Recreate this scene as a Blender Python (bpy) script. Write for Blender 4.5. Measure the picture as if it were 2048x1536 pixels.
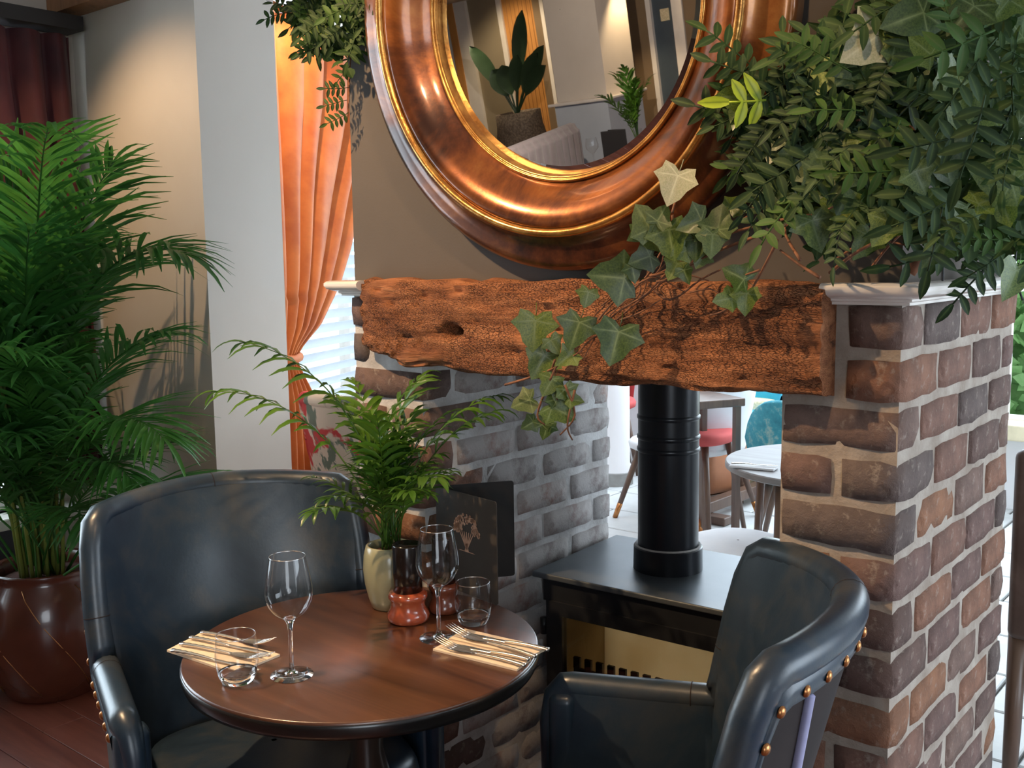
import bpy, math, random
from mathutils import Vector, Matrix, noise
random.seed(7)
for o in list(bpy.data.objects): bpy.data.objects.remove(o)
S = bpy.context.scene
COL = S.collection
PI = math.pi

# ------------------------------------------------------------ camera, world, lights, exposure
CAM = Vector((.526, -1.564, 1.446))
FPX = 2046.0
AX = Vector((.77123893, .63640303, -.01347974))     # camera right
AY = Vector((.06683527, -.10201881, -.99253474))    # camera down
AZ = Vector((-.6330273, .7645805, -.12121505))      # camera forward
cd = bpy.data.cameras.new('camera'); cam = bpy.data.objects.new('camera', cd); COL.objects.link(cam)
m = Matrix((( AX.x, -AY.x, -AZ.x, CAM.x), (AX.y, -AY.y, -AZ.y, CAM.y), (AX.z, -AY.z, -AZ.z, CAM.z), (0, 0, 0, 1)))
cam.matrix_world = m
cd.sensor_width = 36; cd.sensor_fit = 'HORIZONTAL'; cd.lens = FPX * 36 / 2048; cd.clip_start = .02; cd.clip_end = 200
S.camera = cam

W = bpy.data.worlds.new('sky'); S.world = W; W.use_nodes = True
wn = W.node_tree; bg = wn.nodes['Background']
bg.inputs[0].default_value = (.80, .90, 1, 1); bg.inputs[1].default_value = 4.2

def area(name, loc, aim, sx, sy, power, col):
    l = bpy.data.lights.new(name, 'AREA'); l.shape = 'RECTANGLE'; l.size = sx; l.size_y = sy; l.energy = power; l.color = col
    o = bpy.data.objects.new(name, l); COL.objects.link(o); o.location = loc
    o.rotation_euler = (Vector(aim) - Vector(loc)).to_track_quat('-Z', 'Z').to_euler(); return o
def spot(name, loc, aim, power, col, ang=60, blend=.5, r=.03):
    l = bpy.data.lights.new(name, 'SPOT'); l.energy = power; l.color = col; l.spot_size = math.radians(ang); l.spot_blend = blend; l.shadow_soft_size = r
    o = bpy.data.objects.new(name, l); COL.objects.link(o); o.location = loc
    o.rotation_euler = (Vector(aim) - Vector(loc)).to_track_quat('-Z', 'Y').to_euler(); return o
WARM = (1, .66, .36); COOL = (.72, .86, 1)
area('daylight_left_window', (-3.34, -.8, 1.5), (0, -.8, 1.2), 1.9, 1.6, 50, COOL)
area('daylight_right_window', (2.9, .9, 1.5), (-.4, .5, 1.0), 2.6, 1.7, 58, COOL)
area('daylight_back_window', (-1.0, 4.95, 1.5), (-1.4, 2.0, .6), 4.0, 1.8, 90, COOL)
area('added_far_room_panel', (-1.9, 3.4, 2.55), (-1.9, 3.3, 0), 2.2, 2.2, 80, COOL)  # added panel under the closed ceiling, brightens the far room
area('added_front_fill', (2.9, -3.6, 1.5), (-.6, -.2, 1.0), 1.6, 1.6, 20, (.9, .95, 1))  # added fill from behind the camera, no such window known
spot('downlight_table', (-1.35, -1.05, 2.5), (-.72, -.12, 1.1), 150, WARM, 74, .5, .022)
spot('downlight_mirror', (.1, -1.0, 2.5), (-.62, -.05, 1.45), 42, WARM, 62, .6)
spot('downlight_palm', (-2.72, -.42, 2.5), (-2.55, .42, 1.25), 42, WARM, 84, .7, .012)
spot('downlight_curtain', (-2.52, .98, 2.52), (-3.05, 1.5, 1.3), 40, (1, .64, .34), 95, .6, .02)
spot('downlight_far_pillar', (-5.98, -9.02, 2.55), (-6.22, -9.02, 1.0), 95, (1, .72, .4), 80, .6)
spot('added_door_spot', (-8.0, -8.5, 2.5), (-8.2, -9.7, 1.3), 90, (1, .78, .5), 95, .6)  # added to brighten the boarded door, no lamp known there
spot('added_sofa_spot', (-4.6, -5.2, 2.5), (-5.2, -7.4, .8), 240, (1, .84, .68), 110, .6)  # added to lift the dark sofa area, no lamp known there

vs = S.view_settings
vs.view_transform = 'Standard'; vs.look = 'None'; vs.exposure = 0.0; vs.gamma = 1; vs.use_curve_mapping = False

# ------------------------------------------------------------ helpers: points in space
def ray(px, py): return AX * (px - 1024) + AY * (py - 768) + AZ * FPX
def on(px, py, axis, val):
    r = ray(px, py); return CAM + r * ((val - CAM[axis]) / r[axis])
def onx(px, py, v): return on(px, py, 0, v)
def ony(px, py, v): return on(px, py, 1, v)
def onz(px, py, v): return on(px, py, 2, v)
TILT = math.radians(7)
MN = Vector((0, -math.cos(TILT), -math.sin(TILT))); MU = Vector((1, 0, 0)); MV = Vector((0, -math.sin(TILT), math.cos(TILT)))
MP = Vector((-.6, 0, 1.42))
def seen(px, py, axis, val):            # point of the room behind the camera that the mirror shows
    r = ray(px, py); P0 = MP + MN * -.018
    P = CAM + r * ((P0 - CAM).dot(MN) / r.dot(MN)); d = r - MN * (2 * r.dot(MN))
    return P + d * ((val - P[axis]) / d[axis])

# ------------------------------------------------------------ helpers: objects
def tag(o, label=None, cat=None, group=None, kind=None):
    if label: o['label'] = label
    if cat: o['category'] = cat
    if group: o['group'] = group
    if kind: o['kind'] = kind
    return o
def thing(name, label, cat, loc=(0, 0, 0), rz=0, group=None):
    o = bpy.data.objects.new(name, None); COL.objects.link(o); o.empty_display_size = .05
    o.location = loc; o.rotation_euler = (0, 0, rz); return tag(o, label, cat, group)
def link(name, me, parent=None, loc=None, rot=None, scale=None):
    o = bpy.data.objects.new(name, me); COL.objects.link(o)
    if parent: o.parent = parent
    if loc is not None: o.location = loc
    if rot is not None: o.rotation_euler = rot
    if scale is not None: o.scale = scale if hasattr(scale, '__len__') else (scale,) * 3
    return o
class MB:
    def __init__(s): s.v = []; s.f = []; s.a = []
    def add(s, vs_, fs, a=None):
        n = len(s.v); s.v += [tuple(p) for p in vs_]; s.f += [tuple(i + n for i in q) for q in fs]
        s.a += list(a) if a else [0.0] * len(vs_)
    def box(s, c, sz, rz=0, M=None):
        x, y, z = [k / 2 for k in sz]; vs_ = []
        R = M or Matrix.Rotation(rz, 3, 'Z')
        for i in ((-1, -1, -1), (1, -1, -1), (1, 1, -1), (-1, 1, -1), (-1, -1, 1), (1, -1, 1), (1, 1, 1), (-1, 1, 1)):
            vs_.append(R @ Vector((i[0] * x, i[1] * y, i[2] * z)) + Vector(c))
        s.add(vs_, [(3, 2, 1, 0), (4, 5, 6, 7), (0, 1, 5, 4), (1, 2, 6, 5), (2, 3, 7, 6), (3, 0, 4, 7)])
    def bbox(s, x0, x1, y0, y1, z0, z1): s.box(((x0 + x1) / 2, (y0 + y1) / 2, (z0 + z1) / 2), (x1 - x0, y1 - y0, z1 - z0))
    def cbox(s, c, sz, r=.004, rz=0, n=3):   # rounded box (rounded in plan and top/bottom)
        x, y, z = sz[0] / 2, sz[1] / 2, sz[2] / 2; r = min(r, x * .99, y * .99, z * .99); rows = []
        prof = [(-z, -r)] + [(-z + r - r * math.cos(k * PI / 2 / n), -r + r * math.sin(k * PI / 2 / n)) for k in range(1, n + 1)]
        prof += [(z - r + r * math.sin(k * PI / 2 / n), -r + r * math.cos(k * PI / 2 / n)) for k in range(0, n + 1)]
        R = Matrix.Rotation(rz, 3, 'Z'); vs_ = []
        for zz, off in prof:
            for q in range(4):
                sx = (1, -1, -1, 1)[q]; sy = (1, 1, -1, -1)[q]
                for k in range(n + 1):
                    a = q * PI / 2 + k * PI / 2 / n; rr = r + off
                    vs_.append(R @ Vector((sx * (x - r) + rr * math.cos(a), sy * (y - r) + rr * math.sin(a), zz)) + Vector(c))
        m_ = 4 * (n + 1); fs = []
        for i in range(len(prof) - 1):
            for j in range(m_): fs.append((i * m_ + j, i * m_ + (j + 1) % m_, (i + 1) * m_ + (j + 1) % m_, (i + 1) * m_ + j))
        fs.append(tuple(range(m_))[::-1]); fs.append(tuple(range((len(prof) - 1) * m_, len(prof) * m_)))
        s.add(vs_, fs)
    def lathe(s, prof, n=32, c=(0, 0, 0), cap=True, M=None, closed=False):
        vs_ = []; fs = []
        for r, z in prof:
            for k in range(n):
                p = Vector((r * math.cos(2 * PI * k / n), r * math.sin(2 * PI * k / n), z))
                if M: p = M @ p
                vs_.append(p + Vector(c))
        L = len(prof)
        for i in range(L if closed else L - 1):
            i2 = (i + 1) % L
            for k in range(n): fs.append((i * n + k, i * n + (k + 1) % n, i2 * n + (k + 1) % n, i2 * n + k))
        if cap and not closed: fs.append(tuple(range(n))[::-1]); fs.append(tuple(range((L - 1) * n, L * n)))
        s.add(vs_, fs)
    def tube(s, pts, rad, n=6, cap=True, flat=None):
        pts = [Vector(p) for p in pts]; vs_ = []; fs = []; up = None
        for i, p in enumerate(pts):
            t = (pts[min(i + 1, len(pts) - 1)] - pts[max(i - 1, 0)]).normalized()
            if up is None: up = Vector((0, 0, 1)) if abs(t.z) < .9 else Vector((1, 0, 0))
            a = (up - t * up.dot(t)).normalized(); up = a; b = t.cross(a)
            r = rad[i] if hasattr(rad, '__len__') else rad
            for k in range(n):
                an = 2 * PI * k / n; vs_.append(p + a * (r * math.cos(an) * (flat or 1)) + b * (r * math.sin(an)))
        for i in range(len(pts) - 1):
            for k in range(n): fs.append((i * n + k, i * n + (k + 1) % n, (i + 1) * n + (k + 1) % n, (i + 1) * n + k))
        if cap: fs.append(tuple(range(n))[::-1]); fs.append(tuple(range((len(pts) - 1) * n, len(pts) * n)))
        s.add(vs_, fs)
    def grid(s, rows, closed=False, a=None):
        n = len(rows[0]); vs_ = [p for r in rows for p in r]; fs = []
        for i in range(len(rows) - 1):
            for j in range(n if closed else n - 1):
                fs.append((i * n + j, i * n + (j + 1) % n, (i + 1) * n + (j + 1) % n, (i + 1) * n + j))
        s.add(vs_, fs, a)
    def mesh(s, name, mat, smooth=False, attr=False):
        me = bpy.data.meshes.new(name); me.from_pydata(s.v, [], s.f)
        if mat: me.materials.append(mat)
        if smooth:
            me.polygons.foreach_set('use_smooth', [True] * len(me.polygons))
        if attr:
            at = me.attributes.new('tint', 'FLOAT', 'POINT'); at.data.foreach_set('value', s.a)
        me.update(); return me
    def build(s, name, mat, parent=None, smooth=False, attr=False, loc=None, rot=None, auto=None):
        me = s.mesh(name, mat, smooth, attr)
        if auto: me.set_sharp_from_angle(angle=math.radians(auto))
        return link(name, me, parent, loc, rot)
def struct(o): o['kind'] = 'structure'; return o

# ------------------------------------------------------------ materials
MATS = {}

class NT:
    def __init__(s, name):
        s.m = bpy.data.materials.new(name); s.m.use_nodes = True; s.t = s.m.node_tree
        s.b = s.t.nodes['Principled BSDF']; s.out = s.t.nodes['Material Output']
        s.tc = s.t.nodes.new('ShaderNodeTexCoord')
    def n(s, ty, **kw):
        nd = s.t.nodes.new('ShaderNode' + ty)
        for k, v in kw.items():
            if k.startswith('i_'): nd.inputs[k[2:].replace('_', ' ')].default_value = v
            else: setattr(nd, k, v)
        return nd
    def l(s, a, b): s.t.links.new(a, b)
    def noise(s, scale, detail=4, rough=.55, coord='Object', stretch=None, dist=0):
        nd = s.n('TexNoise'); nd.inputs['Scale'].default_value = scale; nd.inputs['Detail'].default_value = detail
        nd.inputs['Roughness'].default_value = rough; nd.inputs['Distortion'].default_value = dist
        mp = s.n('Mapping'); s.l(s.tc.outputs[coord], mp.inputs[0])
        if stretch: mp.inputs['Scale'].default_value = stretch
        s.l(mp.outputs[0], nd.inputs['Vector']); return nd
    def ramp(s, src, stops):
        r = s.n('ValToRGB'); e = r.color_ramp.elements
        while len(e) > 1: e.remove(e[-1])
        e[0].position = stops[0][0]; e[0].color = (*stops[0][1], 1)
        for p, c in stops[1:]:
            q = e.new(p); q.color = (*c, 1)
        s.l(src, r.inputs[0]); return r
    def mix(s, fac, a, b, mode='MIX'):
        x = s.n('Mix', data_type='RGBA', blend_type=mode)
        for sock, v in ((x.inputs[0], fac), (x.inputs[6], a), (x.inputs[7], b)):
            if hasattr(v, 'links'): s.l(v, sock)
            elif isinstance(v, (int, float)): sock.default_value = v
            else: sock.default_value = (*v, 1)
        return x.outputs[2]
    def bump(s, src, strength, dist=.01, prev=None):
        b = s.n('Bump'); b.inputs['Strength'].default_value = strength; b.inputs['Distance'].default_value = dist
        s.l(src, b.inputs['Height'])
        if prev: s.l(prev.outputs[0], b.inputs['Normal'])
        s.l(b.outputs[0], s.b.inputs['Normal']); return b
    def set(s, **kw):
        for k, v in kw.items():
            k = {'rough': 'Roughness', 'metal': 'Metallic', 'coat': 'Coat Weight', 'coatr': 'Coat Roughness', 'spec': 'Specular IOR Level',
                 'trans': 'Transmission Weight', 'ior': 'IOR', 'col': 'Base Color', 'sheen': 'Sheen Weight', 'sub': 'Subsurface Weight'}[k]
            if k == 'Base Color' and not hasattr(v, 'links'): v = (*v, 1)
            if hasattr(v, 'links'): s.l(v, s.b.inputs[k])
            else: s.b.inputs[k].default_value = v
        return s.m
def simple(name, c1, c2=None, scale=8, rough=.5, metal=0, bump=0, bscale=60, coat=0, coatr=.1, stretch=None, spec=.5, bd=.003, sheen=0, lo=.35, hi=.65):
    t = NT(name); c2 = c2 or tuple(k * .8 for k in c1)
    nz = t.noise(scale, 5, .6, stretch=stretch); r = t.ramp(nz.outputs[0], [(lo, c1), (hi, c2)])
    t.set(col=r.outputs[0], rough=rough, metal=metal, coat=coat, coatr=coatr, spec=spec, sheen=sheen)
    if bump:
        nb = t.noise(bscale, 5, .6, stretch=stretch); t.bump(nb.outputs[0], bump, bd)
    return t.m
def brick_mat(name, cols, wash=0, stain=(.04, .03, .028)):
    t = NT(name); oi = t.n('ObjectInfo'); r = t.ramp(oi.outputs['Random'], [(i / len(cols), c) for i, c in enumerate(cols)]); r.color_ramp.interpolation = 'CONSTANT'
    n1 = t.noise(16, 5, .65); f = t.ramp(n1.outputs[0], [(.42, (0, 0, 0)), (.62, (1, 1, 1))])
    c = t.mix(t.mix(1, f.outputs[0], (.6, .6, .6), 'MULTIPLY'), r.outputs[0], t.mix(.6, r.outputs[0], stain))
    n2 = t.noise(42, 4, .7); f2 = t.ramp(n2.outputs[0], [(.56, (0, 0, 0)), (.7, (1, 1, 1))])
    c = t.mix(t.mix(1, f2.outputs[0], (.5, .5, .5), 'MULTIPLY'), c, (.42, .36, .31))
    if wash:
        n3 = t.noise(11, 6, .7); f3 = t.ramp(n3.outputs[0], [(.5 - wash, (0, 0, 0)), (.62 - wash * .5, (1, 1, 1))])
        c = t.mix(t.mix(1, f3.outputs[0], (.8, .8, .8), 'MULTIPLY'), c, (.52, .50, .49))
    t.set(col=c, rough=.88, spec=.25)
    b1 = t.noise(55, 6, .75); b = t.bump(b1.outputs[0], .9, .006)
    v = t.n('TexVoronoi'); v.inputs['Scale'].default_value = 26; t.l(t.tc.outputs['Object'], v.inputs['Vector'])
    vr = t.ramp(v.outputs['Distance'], [(.05, (0, 0, 0)), (.3, (1, 1, 1))]); t.bump(vr.outputs[0], .55, .005, b)
    return t.m
M_brick = brick_mat('brick_weathered', [(.23, .13, .10), (.16, .105, .09), (.27, .14, .095), (.19, .12, .105), (.30, .15, .09), (.15, .115, .105), (.22, .145, .12)])  # mixed brick tones, one picked at random per brick
M_brickw = brick_mat('brick_whitewashed', [(.27, .18, .16), (.32, .18, .14), (.22, .17, .16), (.36, .21, .17), (.26, .21, .19)], wash=.19, stain=(.10, .09, .09))
M_mortar = simple('mortar', (.40, .35, .30), (.27, .22, .18), 14, .95, bump=.7, bscale=90, bd=.004)
M_mortarw = simple('mortar_lime', (.62, .62, .62), (.42, .40, .39), 14, .95, bump=.7, bscale=90, bd=.004)

def wood_mat(name, ca, cb, cc, rough=.4, coat=0, along=0, scale=3, bump=.15, coatr=.1):
    t = NT(name); st = [9, 9, 9]; st[along] = .8
    n1 = t.noise(scale, 6, .6, stretch=st, dist=.6); r = t.ramp(n1.outputs[0], [(.3, ca), (.5, cb), (.72, cc)])
    t.set(col=r.outputs[0], rough=rough, coat=coat, coatr=coatr); 
    if bump: t.bump(n1.outputs[0], bump, .003)
    return t.m
M_table = wood_mat('walnut_stain', (.050, .018, .009), (.095, .036, .017), (.15, .060, .028), .30, .8, 0, 2.2, .02, .24)
M_darkwood = wood_mat('dark_wood', (.018, .012, .010), (.03, .019, .014), (.045, .028, .02), .3, .3, 2)
M_legwood = wood_mat('walnut_leg', (.07, .035, .025), (.11, .06, .04), (.14, .08, .05), .4, .1, 2)
M_floor = wood_mat('red_floor', (.12, .030, .020), (.18, .050, .030), (.25, .075, .048), .38, .2, 0, 2)
M_plankdoor = wood_mat('orange_pine', (.50, .22, .06), (.60, .28, .08), (.42, .17, .045), .45, .1, 2)
M_trimwood = wood_mat('oak_trim', (.26, .11, .045), (.34, .16, .07), (.2, .08, .03), .45, .1, 2)

def beam_mat():
    t = NT('weathered_oak'); st = (1.0, 6, 9)
    n1 = t.noise(5, 8, .68, stretch=st, dist=.5)
    r = t.ramp(n1.outputs[0], [(.30, (.10, .036, .016)), (.42, (.32, .125, .052)), (.58, (.50, .22, .100)), (.8, (.62, .32, .16))])
    n2 = t.noise(2.4, 4, .6); r2 = t.ramp(n2.outputs[0], [(.35, (.62, .55, .5)), (.65, (1.05, 1, .98))])
    # drying cracks: stretched cells, denser towards the right-hand end
    v = t.n('TexVoronoi', feature='DISTANCE_TO_EDGE'); mp = t.n('Mapping'); mp.inputs['Scale'].default_value = (22, 60, 75)
    nd = t.noise(9, 3, .5); ad = t.n('VectorMath', operation='ADD'); sc = t.n('VectorMath', operation='SCALE'); sc.inputs['Scale'].default_value = .035
    t.l(nd.outputs['Color'], sc.inputs[0]); t.l(t.tc.outputs['Object'], ad.inputs[0]); t.l(sc.outputs[0], ad.inputs[1])
    t.l(ad.outputs[0], mp.inputs[0]); t.l(mp.outputs[0], v.inputs['Vector'])
    cr = t.ramp(v.outputs[0], [(.0, (0, 0, 0)), (.11, (1, 1, 1))])
    msk = t.noise(5, 3, .6, stretch=(1, 1.4, 1.4)); mr = t.ramp(msk.outputs[0], [(.40, (0, 0, 0)), (.55, (1, 1, 1))])
    crk = t.mix(mr.outputs[0], (1, 1, 1), cr.outputs[0])
    c = t.mix(1, r.outputs[0], r2.outputs[0], 'MULTIPLY'); c = t.mix(1, c, t.mix(crk, (.3, .25, .22), (1, 1, 1)), 'MULTIPLY')
    t.set(col=c, rough=.8, spec=.3)
    b = t.bump(n1.outputs[0], 1, .012); t.bump(crk, .9, .006, b); return t.m
M_beam = beam_mat()
M_wallgrey = simple('taupe_paint', (.088, .072, .060), (.078, .064, .053), 3, .75, bump=.08, bscale=220)
M_walltan = simple('warm_white_paint', (.66, .60, .54), (.62, .56, .50), 2, .8, bump=.05, bscale=200)
M_wallwhite = simple('white_paint', (.80, .79, .80), (.77, .76, .77), 2, .7, bump=.05, bscale=200)
M_walldark = simple('dark_dado_paint', (.03, .028, .03), (.024, .022, .024), 3, .6)
M_ceil = simple('ceiling_paint', (.62, .58, .53), (.6, .56, .5), 2, .9)
M_gloss = simple('gloss_white', (.80, .76, .72), (.74, .69, .64), 5, .16, coat=.4, bump=.05, bscale=30)
M_bluegrey = simple('pale_blue_grey_paint', (.50, .55, .62), (.46, .51, .58), 3, .5)
M_slate = simple('slate_blue_paint', (.06, .085, .11), (.05, .07, .095), 4, .5)
M_black = simple('matt_black_steel', (.016, .018, .022), (.022, .024, .028), 12, .42, metal=.3, bump=.12, bscale=180, bd=.001)
M_flue = simple('flue_enamel', (.010, .014, .020), (.014, .018, .026), 6, .30, metal=.2, coat=.2, coatr=.25)
M_topplate = simple('stove_top_steel', (.10, .115, .13), (.085, .10, .115), 10, .36, metal=.35, bump=.05, bscale=200, bd=.001)
M_cream = simple('sooted_firebrick', (.62, .50, .32), (.40, .30, .17), 6, .8)
M_stone = simple('flagstone', (.62, .63, .62), (.50, .51, .51), 3.5, .5, bump=.25, bscale=14, bd=.006)
M_grout = simple('grout', (.30, .30, .29), (.25, .25, .24), 20, .9)
def leather(name, a, b, c, rough=.33):
    t = NT(name); n1 = t.noise(5, 6, .66, dist=.4); r = t.ramp(n1.outputs[0], [(.32, a), (.5, b), (.70, c)])
    t.set(col=r.outputs[0], rough=rough, coat=.12, coatr=.3, spec=.55); n2 = t.noise(160, 3, .6); t.bump(n2.outputs[0], .10, .002); return t.m
M_leather = leather('blue_black_leather', (.009, .018, .034), (.018, .034, .056), (.056, .060, .062))
M_velvet = simple('plum_velvet', (.014, .009, .009), (.022, .014, .013), 9, .9)
M_lilac = simple('lilac_lit_edge', (.30, .29, .45), (.26, .25, .40), 30, .7)  # lilac colour stands for window light on the chair's rear edge
M_brass = simple('antique_brass', (.50, .22, .08), (.38, .15, .05), 40, .28, metal=.85)
M_brown = leather('brown_leather', (.07, .04, .03), (.11, .065, .05), (.16, .10, .08), .5)
M_ceramic = simple('celadon_glaze', (.34, .34, .22), (.27, .27, .17), 9, .28, coat=.5, bump=.1, bscale=40)
M_soil = simple('bark_chips', (.10, .03, .018), (.04, .014, .01), 60, .9, bump=1, bscale=70, bd=.01)
M_blackglass = simple('black_lacquer', (.008, .006, .006), (.014, .009, .008), 5, .16, coat=.25, coatr=.06)
M_redwood = wood_mat('red_lacquered_wood', (.30, .05, .02), (.38, .075, .03), (.44, .10, .04), .22, .8, 2, 3, 0, .05)
M_millbrown = wood_mat('brown_lacquered_wood', (.10, .025, .014), (.15, .04, .02), (.2, .055, .03), .2, .8, 2, 3, 0, .05)
M_card = simple('charcoal_card', (.055, .048, .043), (.05, .043, .038), 30, .55, bump=.1, bscale=300, bd=.001)
M_cardblack = simple('black_card', (.006, .006, .007), (.008, .008, .009), 30, .5)
M_bronzeprint = simple('bronze_print', (.62, .40, .30), (.45, .27, .19), 60, .5, metal=.1)
M_napkin = simple('linen_napkin', (.82, .66, .48), (.78, .62, .45), 90, .85, bump=.2, bscale=260, bd=.001)
M_steel = simple('polished_steel', (.92, .88, .82), (.85, .80, .74), 20, .24, metal=.9)
M_teal = simple('teal_fabric', (.02, .30, .42), (.03, .36, .48), 6, .7)
M_red = simple('coral_fabric', (.62, .10, .09), (.54, .08, .08), 8, .8)
M_white = simple('white_fabric', (.72, .72, .73), (.66, .66, .68), 8, .8)
M_tan = simple('tan_leather', (.42, .17, .08), (.34, .13, .06), 6, .5)
M_greysofa = simple('mauve_grey_velvet', (.29, .25, .265), (.25, .215, .23), 7, .8, sheen=.3)
M_wicker = simple('cream_wicker', (.75, .66, .45), (.5, .42, .26), 70, .8, bump=.8, bscale=60)
M_conc = simple('speckled_stone_pot', (.22, .17, .13), (.08, .06, .045), 45, .85, bump=.6, bscale=60)
M_twig = simple('twig_bark', (.26, .11, .055), (.12, .055, .03), 40, .8)
M_stemg = simple('green_stem', (.16, .22, .04), (.24, .26, .05), 20, .5)
def floral_mat():
    t = NT('watercolour_floral')
    n1 = t.noise(4.2, 4, .55, dist=.6); r1 = t.ramp(n1.outputs[0], [(.545, (0, 0, 0)), (.575, (1, 1, 1))])
    n2 = t.noise(5.5, 5, .6, stretch=(1, 1.3, .8), dist=.5); r2 = t.ramp(n2.outputs[0], [(.55, (0, 0, 0)), (.58, (1, 1, 1))])
    c = t.mix(r2.outputs[0], (.74, .62, .50), (.16, .20, .15)); c = t.mix(r1.outputs[0], c, (.60, .06, .06)); t.set(col=c, rough=.8); return t.m
M_floral = floral_mat()
def tealvel():
    t = NT('teal_patterned_velvet'); n1 = t.noise(9, 6, .7); r = t.ramp(n1.outputs[0], [(.35, (.02, .20, .27)), (.5, (.04, .30, .38)), (.62, (.35, .50, .45)), (.8, (.55, .52, .40))]); t.set(col=r.outputs[0], rough=.75); return t.m
M_tealvel = tealvel()
def frame_mat():
    t = NT('burnished_copper_leaf')
    n1 = t.noise(3.5, 6, .65, stretch=(1.0, 1.0, 1.3), dist=1.0); r = t.ramp(n1.outputs[0], [(.36, (.035, .011, .006)), (.48, (.13, .040, .014)), (.58, (.27, .090, .024)), (.74, (.45, .20, .060))])
    t.set(col=r.outputs[0], rough=.30, metal=.62, coat=.75, coatr=.10)
    n2 = t.noise(30, 5, .7); t.bump(n2.outputs[0], .12, .003); return t.m
M_frame = frame_mat()
M_gold = simple('gilt_edge', (.80, .44, .13), (.42, .18, .05), 25, .26, metal=.9, bump=.3, bscale=60)
def mirror_mat():
    t = NT('silvered_glass'); t.set(col=(.93, .93, .92), rough=.01, metal=1); return t.m
M_mirror = mirror_mat()
def glass_mat(name, col=(1, 1, 1), rough=0.0):
    t = NT(name); t.set(col=col, rough=rough, trans=1, ior=1.47)
    return t.m
M_glass = glass_mat('clear_glass')
def thin_glass(name, tint=(.96, .98, .98), gl=.6, base=.035):
    t = NT(name); a = t.n('BsdfTransparent'); a.inputs[0].default_value = (*tint, 1); b = t.n('BsdfGlossy'); b.inputs['Roughness'].default_value = .02 if base < .1 else .25
    mx = t.n('MixShader'); lw = t.n('LayerWeight'); lw.inputs[0].default_value = .5
    pw = t.n('Math', operation='POWER'); pw.inputs[1].default_value = 4; mu = t.n('Math', operation='MULTIPLY_ADD'); mu.inputs[1].default_value = gl; mu.inputs[2].default_value = base
    t.l(lw.outputs['Facing'], pw.inputs[0]); t.l(pw.outputs[0], mu.inputs[0]); t.l(mu.outputs[0], mx.inputs[0]); t.l(a.outputs[0], mx.inputs[1]); t.l(b.outputs[0], mx.inputs[2]); t.l(mx.outputs[0], t.out.inputs[0]); return t.m
M_thin = thin_glass('drinking_glass', (.975, .975, .975), .9, .05); M_rim = thin_glass('glass_rim', (.95, .95, .95), .5, .42); M_pane = thin_glass('window_glass'); M_stoveglass = thin_glass('sooty_stove_glass', (.62, .52, .40))
def translucent(name, c1, c2, w=.4, scale=8, rough=.6, bump=.15, bscale=50, stretch=None, sheen=0, per=None, vein=None, coat=0):
    t = NT(name); nz = t.noise(scale, 4, .6, stretch=stretch); r = t.ramp(nz.outputs[0], [(.35, c1), (.65, c2)]); c = r.outputs[0]
    if per:
        oi = t.n('ObjectInfo'); rr = t.ramp(oi.outputs['Random'], [(i / (len(per) - 1), k) for i, k in enumerate(per)]); c = t.mix(1, c, rr.outputs[0], 'MULTIPLY')
    if vein:
        at = t.n('Attribute'); at.attribute_name = 'tint'; pw = t.n('Math', operation='POWER'); pw.inputs[1].default_value = 5; t.l(at.outputs['Fac'], pw.inputs[0])
        c = t.mix(pw.outputs[0], c, vein)
    t.set(col=c, rough=rough, sheen=sheen, coat=coat, coatr=.25)
    if bump: nb = t.noise(bscale, 4, .6, stretch=stretch); t.bump(nb.outputs[0], bump, .003)
    tr = t.n('BsdfTranslucent'); t.l(c if hasattr(c, 'links') else c, tr.inputs[0]); mx = t.n('MixShader'); mx.inputs[0].default_value = w
    t.l(t.b.outputs[0], mx.inputs[1]); t.l(tr.outputs[0], mx.inputs[2]); t.l(mx.outputs[0], t.out.inputs[0]); return t.m
M_curtain = translucent('orange_velvet', (.62, .18, .035), (.46, .11, .02), .10, 7, .55, .3, 26, None, .1)
M_curtdark = translucent('plum_red_velvet', (.055, .011, .018), (.10, .018, .022), .10, 5, .7, .2, 30, None, .1)
M_slat = translucent('white_slat', (.80, .84, .88), (.76, .80, .84), .45, 4, .5, 0)
M_palm = translucent('palm_leaf', (.045, .16, .035), (.08, .24, .05), .42, 12, .38, 0, per=[(.5, .6, .5), (.9, .95, .9), (1.3, 1.25, 1), (.7, .8, .7)], coat=.2)
M_parlor = translucent('parlour_palm_leaf', (.042, .12, .014), (.075, .17, .020), .30, 14, .38, 0, per=[(.5, .6, .5), (1, 1, 1), (1.4, 1.3, 1)], coat=.2)
M_ivy = translucent('ivy_leaf', (.040, .085, .016), (.115, .175, .040), .25, 26, .40, .15, 60, per=[(.45, .55, .5), (.8, .85, .75), (1.2, 1.15, 1.0), (1.7, 1.5, 1.0)], vein=(.20, .28, .12), coat=.25)
M_ivypale = translucent('variegated_ivy_leaf', (.40, .44, .26), (.58, .58, .42), .3, 30, .42, .2, 60, vein=(.75, .78, .6), coat=.25)
M_spray = translucent('garland_leaf', (.020, .062, .012), (.038, .092, .018), .22, 18, .7, 0, per=[(.25, .34, .33), (.45, .55, .45), (.75, .8, .6), (.3, .4, .36), (1.5, 1.45, .8)], vein=(.07, .12, .03), coat=0)
M_lime = translucent('lime_leaf', (.42, .60, .04), (.50, .66, .06), .35, 18, .4, 0, vein=(.16, .26, .03), coat=.2)
M_bop = translucent('dark_broad_leaf', (.022, .045, .022), (.03, .06, .03), .2, 6, .4, 0)

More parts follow.
